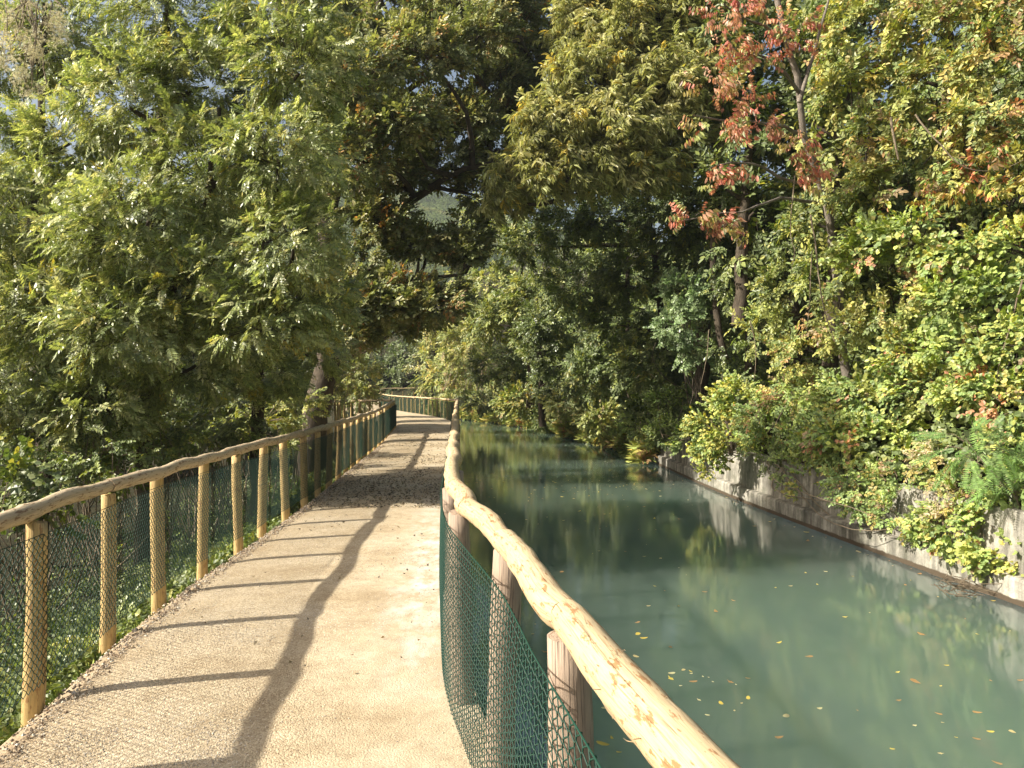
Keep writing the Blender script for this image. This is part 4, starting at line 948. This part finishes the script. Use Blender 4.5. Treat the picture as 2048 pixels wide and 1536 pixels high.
# understory behind the left fence
UN = 'undergrowth bushes below the left fence'
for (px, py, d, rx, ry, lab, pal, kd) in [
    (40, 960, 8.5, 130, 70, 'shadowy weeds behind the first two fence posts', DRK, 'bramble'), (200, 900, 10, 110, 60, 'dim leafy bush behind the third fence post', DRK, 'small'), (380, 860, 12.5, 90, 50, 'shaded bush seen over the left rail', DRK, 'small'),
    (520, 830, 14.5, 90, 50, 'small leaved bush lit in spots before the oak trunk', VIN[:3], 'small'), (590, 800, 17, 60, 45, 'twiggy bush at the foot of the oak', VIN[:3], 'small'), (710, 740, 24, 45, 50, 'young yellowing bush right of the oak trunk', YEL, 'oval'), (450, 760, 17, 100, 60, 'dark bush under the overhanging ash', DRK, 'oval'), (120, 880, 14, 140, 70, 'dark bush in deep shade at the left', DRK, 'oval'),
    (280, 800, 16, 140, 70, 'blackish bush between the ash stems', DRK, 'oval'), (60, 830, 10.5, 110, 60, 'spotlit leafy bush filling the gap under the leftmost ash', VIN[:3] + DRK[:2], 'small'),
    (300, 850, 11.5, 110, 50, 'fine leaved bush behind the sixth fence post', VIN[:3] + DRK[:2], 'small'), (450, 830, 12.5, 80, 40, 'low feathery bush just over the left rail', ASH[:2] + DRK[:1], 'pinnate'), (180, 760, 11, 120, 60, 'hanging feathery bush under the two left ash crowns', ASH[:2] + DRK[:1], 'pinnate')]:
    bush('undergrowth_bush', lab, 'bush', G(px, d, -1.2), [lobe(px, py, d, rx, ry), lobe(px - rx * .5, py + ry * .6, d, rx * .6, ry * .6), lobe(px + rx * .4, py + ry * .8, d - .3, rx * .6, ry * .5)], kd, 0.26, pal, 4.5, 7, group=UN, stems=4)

# ------------------------------------------------------------------ ground cover (stuff)
def scatter(name, label, kind, size, pal, pts, updir, tilt, mat='leaf', thing_kind='stuff'):
    mb = MB(); n_ = len(pts)
    d = unit(n_); d[:, 2] = np.abs(d[:, 2]) * tilt; up = np.array(updir) + 0.5 * unit(n_)
    sprigs(mb, kind, pts, d, up, size * rng.uniform(0.6, 1.3, n_), pal, (pts[:, 0] * 2).astype(int) * 1000 + (pts[:, 1] * 2).astype(int))
    tag(link(name, mb.mesh(name), M[mat]), label, kind='stuff')
n_ = 15000
t = rng.uniform(0.5, 34, n_) ** 1.0; s = rng.gamma(1.6, 1.0, n_) * 0.9 + 0.12
cx = np.interp(t, sel[:, 1], sel[:, 0]); pts = np.stack([cx - s, t, left_z(s) + hz(t) * np.clip(1 - s / 5, 0, 1) + rng.uniform(0, 0.16, n_) * np.clip(s * 2, 0.25, 1)], -1)
scatter('ground_cover', 'ivy and low weeds covering the slope left of the fence', 'bramble', 0.17, DRK, pts, (0.2, 0, 1), 0.8)
n_ = 2500; t = rng.uniform(1, 26, n_); s = rng.uniform(0.0, 0.5, n_) ** 1.3 + 0.10; cx = np.interp(t, PATH_L[:, 1], PATH_L[:, 0])
keep = vnoise(t * 0.9, t * 0 + 2) > 0.42; pts = np.stack([cx - s, t, -0.08 - 0.55 * s + hz(t)], -1)[keep]
scatter('grass', 'short weeds and grass along the left path shoulder', 'grass', 0.08, DRK[:2], pts, (0, 0, 1), 3.0)
# right slope cover
WL = arclen(WALL); n_ = 46000
s_along = rng.uniform(s_of_y(WALL, 6), s_of_y(WALL, 62), n_); so_ = rng.uniform(0.2, 13, n_)
pw = at_len(WALL, s_along); nw = np.stack([np.interp(s_along, WL, WN[:, 0]), np.interp(s_along, WL, WN[:, 1])], -1)
xy = pw + nw * so_[:, None]; z = bank_z(so_, 0) * np.interp(pw[:, 1], [30, 60], [1, 0.75]) + rng.uniform(0.0, 0.45, n_)
scatter('bank_cover', 'tangled leaves covering the earth of the right bank', 'bramble', 0.34, DRK + BRA[:2], np.column_stack([xy, z]), (-0.8, -0.4, 0.7), 0.6)
# waterside fringe on the earth bank beyond the wall
n_ = 5000; s_along = rng.uniform(s_of_y(WALL, 24), s_of_y(WALL, 66), n_); so_ = rng.uniform(-0.5, 0.5, n_)
pw = at_len(WALL, s_along); nw = np.stack([np.interp(s_along, WL, WN[:, 0]), np.interp(s_along, WL, WN[:, 1])], -1); xy = pw + nw * so_[:, None]
z = np.interp(so_, [-0.5, 0, 0.5], [WZ + 0.12, WZ + 0.7, 0.4]) * 1.0 + rng.uniform(-0.1, 0.3, n_)
scatter('waterside_grass', 'straw coloured grasses fringing the far canal bank', 'grass', 0.45, YEL + VIN[3:], np.column_stack([xy, z]), (0, 0, 1), 0.8, 'dry_leaf')
n_ = 7000; s_along = rng.uniform(s_of_y(WALL, 26), s_of_y(WALL, 66), n_); so_ = rng.uniform(-0.35, 2.2, n_)
pw = at_len(WALL, s_along); nw = np.stack([np.interp(s_along, WL, WN[:, 0]), np.interp(s_along, WL, WN[:, 1])], -1); xy = pw + nw * so_[:, None]
z = np.interp(so_, [-0.35, 0, 0.5, 2.2], [WZ + 0.1, WZ + 0.8, 0.3, 1.7]) + rng.uniform(0, 0.5, n_)
scatter('bank_weeds', 'mixed olive weeds on the far canal bank', 'oval', 0.42, YEL + DRK, np.column_stack([xy, z]), (-0.5, -0.4, 0.8), 0.6)

# ------------------------------------------------------------------ bare lianas and twigs
def liana(label, pts, r0, r1, name='hanging_liana', group='bare stems hanging on the right bank'):
    mb = MB(); c = catmull(pts, 0.12); c = c + 0.012 * np.cumsum(rng.standard_normal(c.shape), 0) * 0.4
    tube(mb, c, np.linspace(r0, r1, len(c)), 6, wob=0.05)
    org = c[0]; tag(link(name, mb.mesh(name, True, org), M['twig'], org), label, 'liana', group)
liana('forked bare root dangling over the dark gap in the climbers', [P(1622, 430, 12.4), P(1632, 500, 12.2), P(1640, 580, 12.1), P(1655, 640, 12.1), P(1670, 682, 12.1)], 0.014, 0.008)
liana('second bare root hanging left of the forked one', [P(1590, 350, 12.3), P(1580, 470, 12.2), P(1588, 500, 12.1), P(1578, 545, 12.1)], 0.011, 0.005)
liana('thin bare vine just left of the forked root tip', [P(1625, 500, 12.1), P(1618, 600, 12), P(1612, 662, 12)], 0.009, 0.005)
liana('long straight dead stem at the right edge', [P(2046, 560, 10), P(2020, 650, 10), P(1998, 730, 10), P(1985, 790, 9.9)], 0.012, 0.006)
liana('pale fallen branch slanting across the upper right climbers', [P(1830, 230, 11.7), P(1880, 290, 11.5), P(1930, 335, 11.4), P(1990, 340, 11.4), P(2045, 320, 11.4)], 0.014, 0.006)
liana('bare grey stick upright in the ochre climber', [P(1782, 235, 12.2), P(1788, 280, 12.1), P(1797, 320, 12.1)], 0.022, 0.016)
liana('dead stem hanging above the brown bramble', [P(1500, 640, 14), P(1512, 700, 14), P(1508, 760, 14)], 0.010, 0.005)
liana('thin pale vine by the dark hollow', [P(1418, 660, 15.5), P(1412, 720, 15.5), P(1402, 770, 15.5)], 0.010, 0.005)
# drift of twigs caught on the plinth
mb = MB()
for _ in range(60):
    a = P(rng.normal(1925, 28), rng.normal(1172, 9), 8.75); b = a + rng.standard_normal(3) * [0.16, 0.16, 0.07]
    tube(mb, [a, (a + b) / 2 + rng.standard_normal(3) * 0.02, b], [0.006, 0.005, 0.002], 4, cap=False)
org = P(1925, 1172, 8.75); tag(link('driftwood', mb.mesh('driftwood', True, org), M['twig'], org), 'tangle of drift twigs caught at the foot of the wall', 'driftwood')

# ------------------------------------------------------------------ leaves on water, litter, stones
def flat_leaf(k, n_out=9):
    a = np.linspace(0, 2 * np.pi, n_out, endpoint=False)
    r = [1 + 0.0 * a, 1 + 0.35 * np.cos(5 * a), 1 + 0.2 * np.cos(3 * a)][k % 3]
    x = np.cos(a) * r * (1.0 if k % 2 else 1.3); y = np.sin(a) * r * 0.62
    v = np.column_stack([x, y, 0.10 * (x ** 2)]) * 0.028
    v = np.vstack([v, [[0, 0, 0.0]]]); f = np.array([[q, (q + 1) % n_out, n_out] for q in range(n_out)])
    c = [(0.62, 0.50, 0.10), (0.50, 0.42, 0.20), (0.36, 0.22, 0.09), (0.60, 0.55, 0.30)][k % 4]
    mb = MB(); mb.add(v, f, c)
    me = mb.mesh('floating_leaf'); me.materials.append(M['dry_leaf']); return me
fl = [flat_leaf(k) for k in range(12)]
wl_x = lambda y: np.interp(y, WALL[:, 1], WALL[:, 0]); pr_x = lambda y: np.interp(y, EDGE_R[:, 1], EDGE_R[:, 0])
cnt = 0
while cnt < 270:
    q = random.random()
    if q < 0.045: px, py = random.gauss(1375, 45), random.gauss(1352, 16)
    elif q < 0.2:
        d = random.uniform(8.6, 17); px, py = HX + F * (wl_x(d) - abs(random.gauss(0.12, 0.15))) / d, HY + (EYE - WZ) * F / d
    elif q < 0.58: px, py = random.uniform(1050, 2040), random.uniform(1010, 1530)
    elif q < 0.8: px, py = random.gauss(1215, 70), random.gauss(972, 14)
    else: px, py = random.uniform(940, 1400), random.uniform(900, 1060)
    if py < 880: continue
    d = (EYE - WZ) * F / (py - HY); x = (px - HX) / F * d
    if not (pr_x(d) + 0.1 < x < wl_x(d) - 0.1): continue
    o = bpy.data.objects.new('floating_leaf', random.choice(fl)); COL.objects.link(o)
    o.location = (x, d, WZ + 0.004); o.rotation_euler = (random.uniform(-0.06, 0.06), random.uniform(-0.06, 0.06), random.uniform(0, 6.28)); s_ = random.choice((random.uniform(0.3, 0.7), random.uniform(0.4, 1.0), random.uniform(0.7, 1.5))); o.scale = (s_, s_, s_)
    if wl_x(d) - x < 0.9: tag(o, 'autumn leaf floating in the water close under the right bank wall', 'leaf', 'leaves floating along the right bank wall')
    elif d > 11: tag(o, 'tiny pale leaf drifting on the dark water of the middle distance', 'leaf', 'leaves drifting on the dark distant water')
    elif s_ > 1.0: tag(o, 'larger yellow leaf floating on the open green water in the foreground', 'leaf', 'larger leaves floating on the near water')
    else: tag(o, 'small yellow leaf floating on the open green water in the foreground', 'leaf', 'small leaves floating on the near water')
    cnt += 1
# litter on the path
n_ = 5200
y = np.concatenate([np.abs(rng.normal(0, 4.2, 3800)) + 9.6, rng.normal(20, 4, 1500), rng.uniform(4, 9, 130)]); y = np.clip(y, 1.7, 31); n_ = len(y)
u = rng.beta(0.9, 0.9, n_); x = np.interp(y, PATH_L[:, 1], PATH_L[:, 0]) * (1 - u) + np.interp(y, EDGE_R[:, 1], EDGE_R[:, 0] - 0.1) * u
keep = (fbm(x * 1.6, y * 0.9, 31) > 0.40) | (rng.random(n_) < 0.15); x, y = x[keep], y[keep]
mb = MB(); a = rng.uniform(0, 6.28, len(x)); s_ = rng.uniform(0.010, 0.028, len(x)) * np.clip(y / 10, 0.5, 1)
ca, sa = np.cos(a) * s_, np.sin(a) * s_; z0 = PATHZ(x, y) + 0.012; tz = rng.uniform(-0.004, 0.018, (4, len(x)))
V = np.stack([np.stack([x - ca, y - sa, z0 + tz[0]], -1), np.stack([x - sa * .6, y + ca * .6, z0 + tz[1]], -1), np.stack([x + ca, y + sa, z0 + tz[2]], -1), np.stack([x + sa * .6, y - ca * .6, z0 + tz[3]], -1)], 1)
cc = np.array([(0.10, 0.07, 0.045), (0.16, 0.11, 0.06), (0.26, 0.18, 0.08), (0.07, 0.05, 0.035)])[rng.integers(0, 4, len(x))]
mb.add(V.reshape(-1, 3), np.arange(len(x) * 4).reshape(-1, 4), np.repeat(cc, 4, 0))
tag(link('leaf_litter', mb.mesh('leaf_litter'), M['dry_leaf']), 'dry brown leaf litter strewn over the shaded stretch of path', kind='stuff')
# stone chips
def chips(name, label, x, y, z, s, pal):
    n_ = len(x); base = np.array([(1, 0, 0), (-1, 0, 0), (0, 1, 0), (0, -1, 0), (0, 0, 0.7), (0, 0, -0.6)], float)
    V = base[None] * s[:, None, None] * rng.uniform(0.55, 1.3, (n_, 6, 1)); a = rng.uniform(0, 6.28, n_)
    c, q = np.cos(a)[:, None], np.sin(a)[:, None]
    V = np.stack([V[..., 0] * c - V[..., 1] * q, V[..., 0] * q + V[..., 1] * c, V[..., 2]], -1) + np.stack([x, y, z], -1)[:, None]
    f = np.array([[0, 2, 4], [2, 1, 4], [1, 3, 4], [3, 0, 4], [2, 0, 5], [1, 2, 5], [3, 1, 5], [0, 3, 5]])
    F_ = (f[None] + (np.arange(n_) * 6)[:, None, None]).reshape(-1, 3)
    col = np.array(pal)[rng.integers(0, len(pal), n_)] * rng.uniform(0.8, 1.15, (n_, 1))
    mb = MB(); mb.add(V.reshape(-1, 3), F_, np.repeat(col, 6, 0)); tag(link(name, mb.mesh(name), M['stone']), label, kind='stuff')
n_ = 80000; y = 1.9 + rng.exponential(2.6, n_); u = rng.uniform(0.0, 0.98, n_); y = np.clip(y, 1.9, 16)
x = np.interp(y, PATH_L[:, 1], PATH_L[:, 0]) * (1 - u) + np.interp(y, EDGE_R[:, 1], EDGE_R[:, 0]) * u
keep = fbm(x * 1.2, y * 1.2, 41) + 0.12 * rng.standard_normal(n_) > 0.44 + 0.16 * np.clip((u - 0.62) * 6, 0, 1); x, y, u = x[keep], y[keep], u[keep]
chips('gravel', 'loose pale grit on the path surface', x, y, hz(y) + 0.02 * np.sin(np.pi * u) + 0.001, rng.uniform(0.002, 0.0045, len(x)), [(0.60, 0.52, 0.39), (0.72, 0.66, 0.55), (0.66, 0.58, 0.46), (0.44, 0.34, 0.23), (0.36, 0.32, 0.28)])
n_ = 9000; y = rng.uniform(1.2, 20, n_); sd = rng.random(n_) < 0.6; q = np.abs(rng.normal(0, 0.07, n_))
x = np.where(sd, np.interp(y, PATH_L[:, 1], PATH_L[:, 0]) + q - 0.06, np.interp(y, EDGE_R[:, 1], EDGE_R[:, 0]) - q - 0.04)
chips('edge_gravel', 'coarse crumbs of gravel and earth along both path edges', x, y, hz(y) - 0.004 + 0 * y, rng.uniform(0.004, 0.013, n_), [(0.50, 0.40, 0.28), (0.30, 0.22, 0.15), (0.60, 0.54, 0.44), (0.20, 0.15, 0.11)])

print('faces', sum(len(o.data.polygons) for o in bpy.data.objects if o.type == 'MESH'))
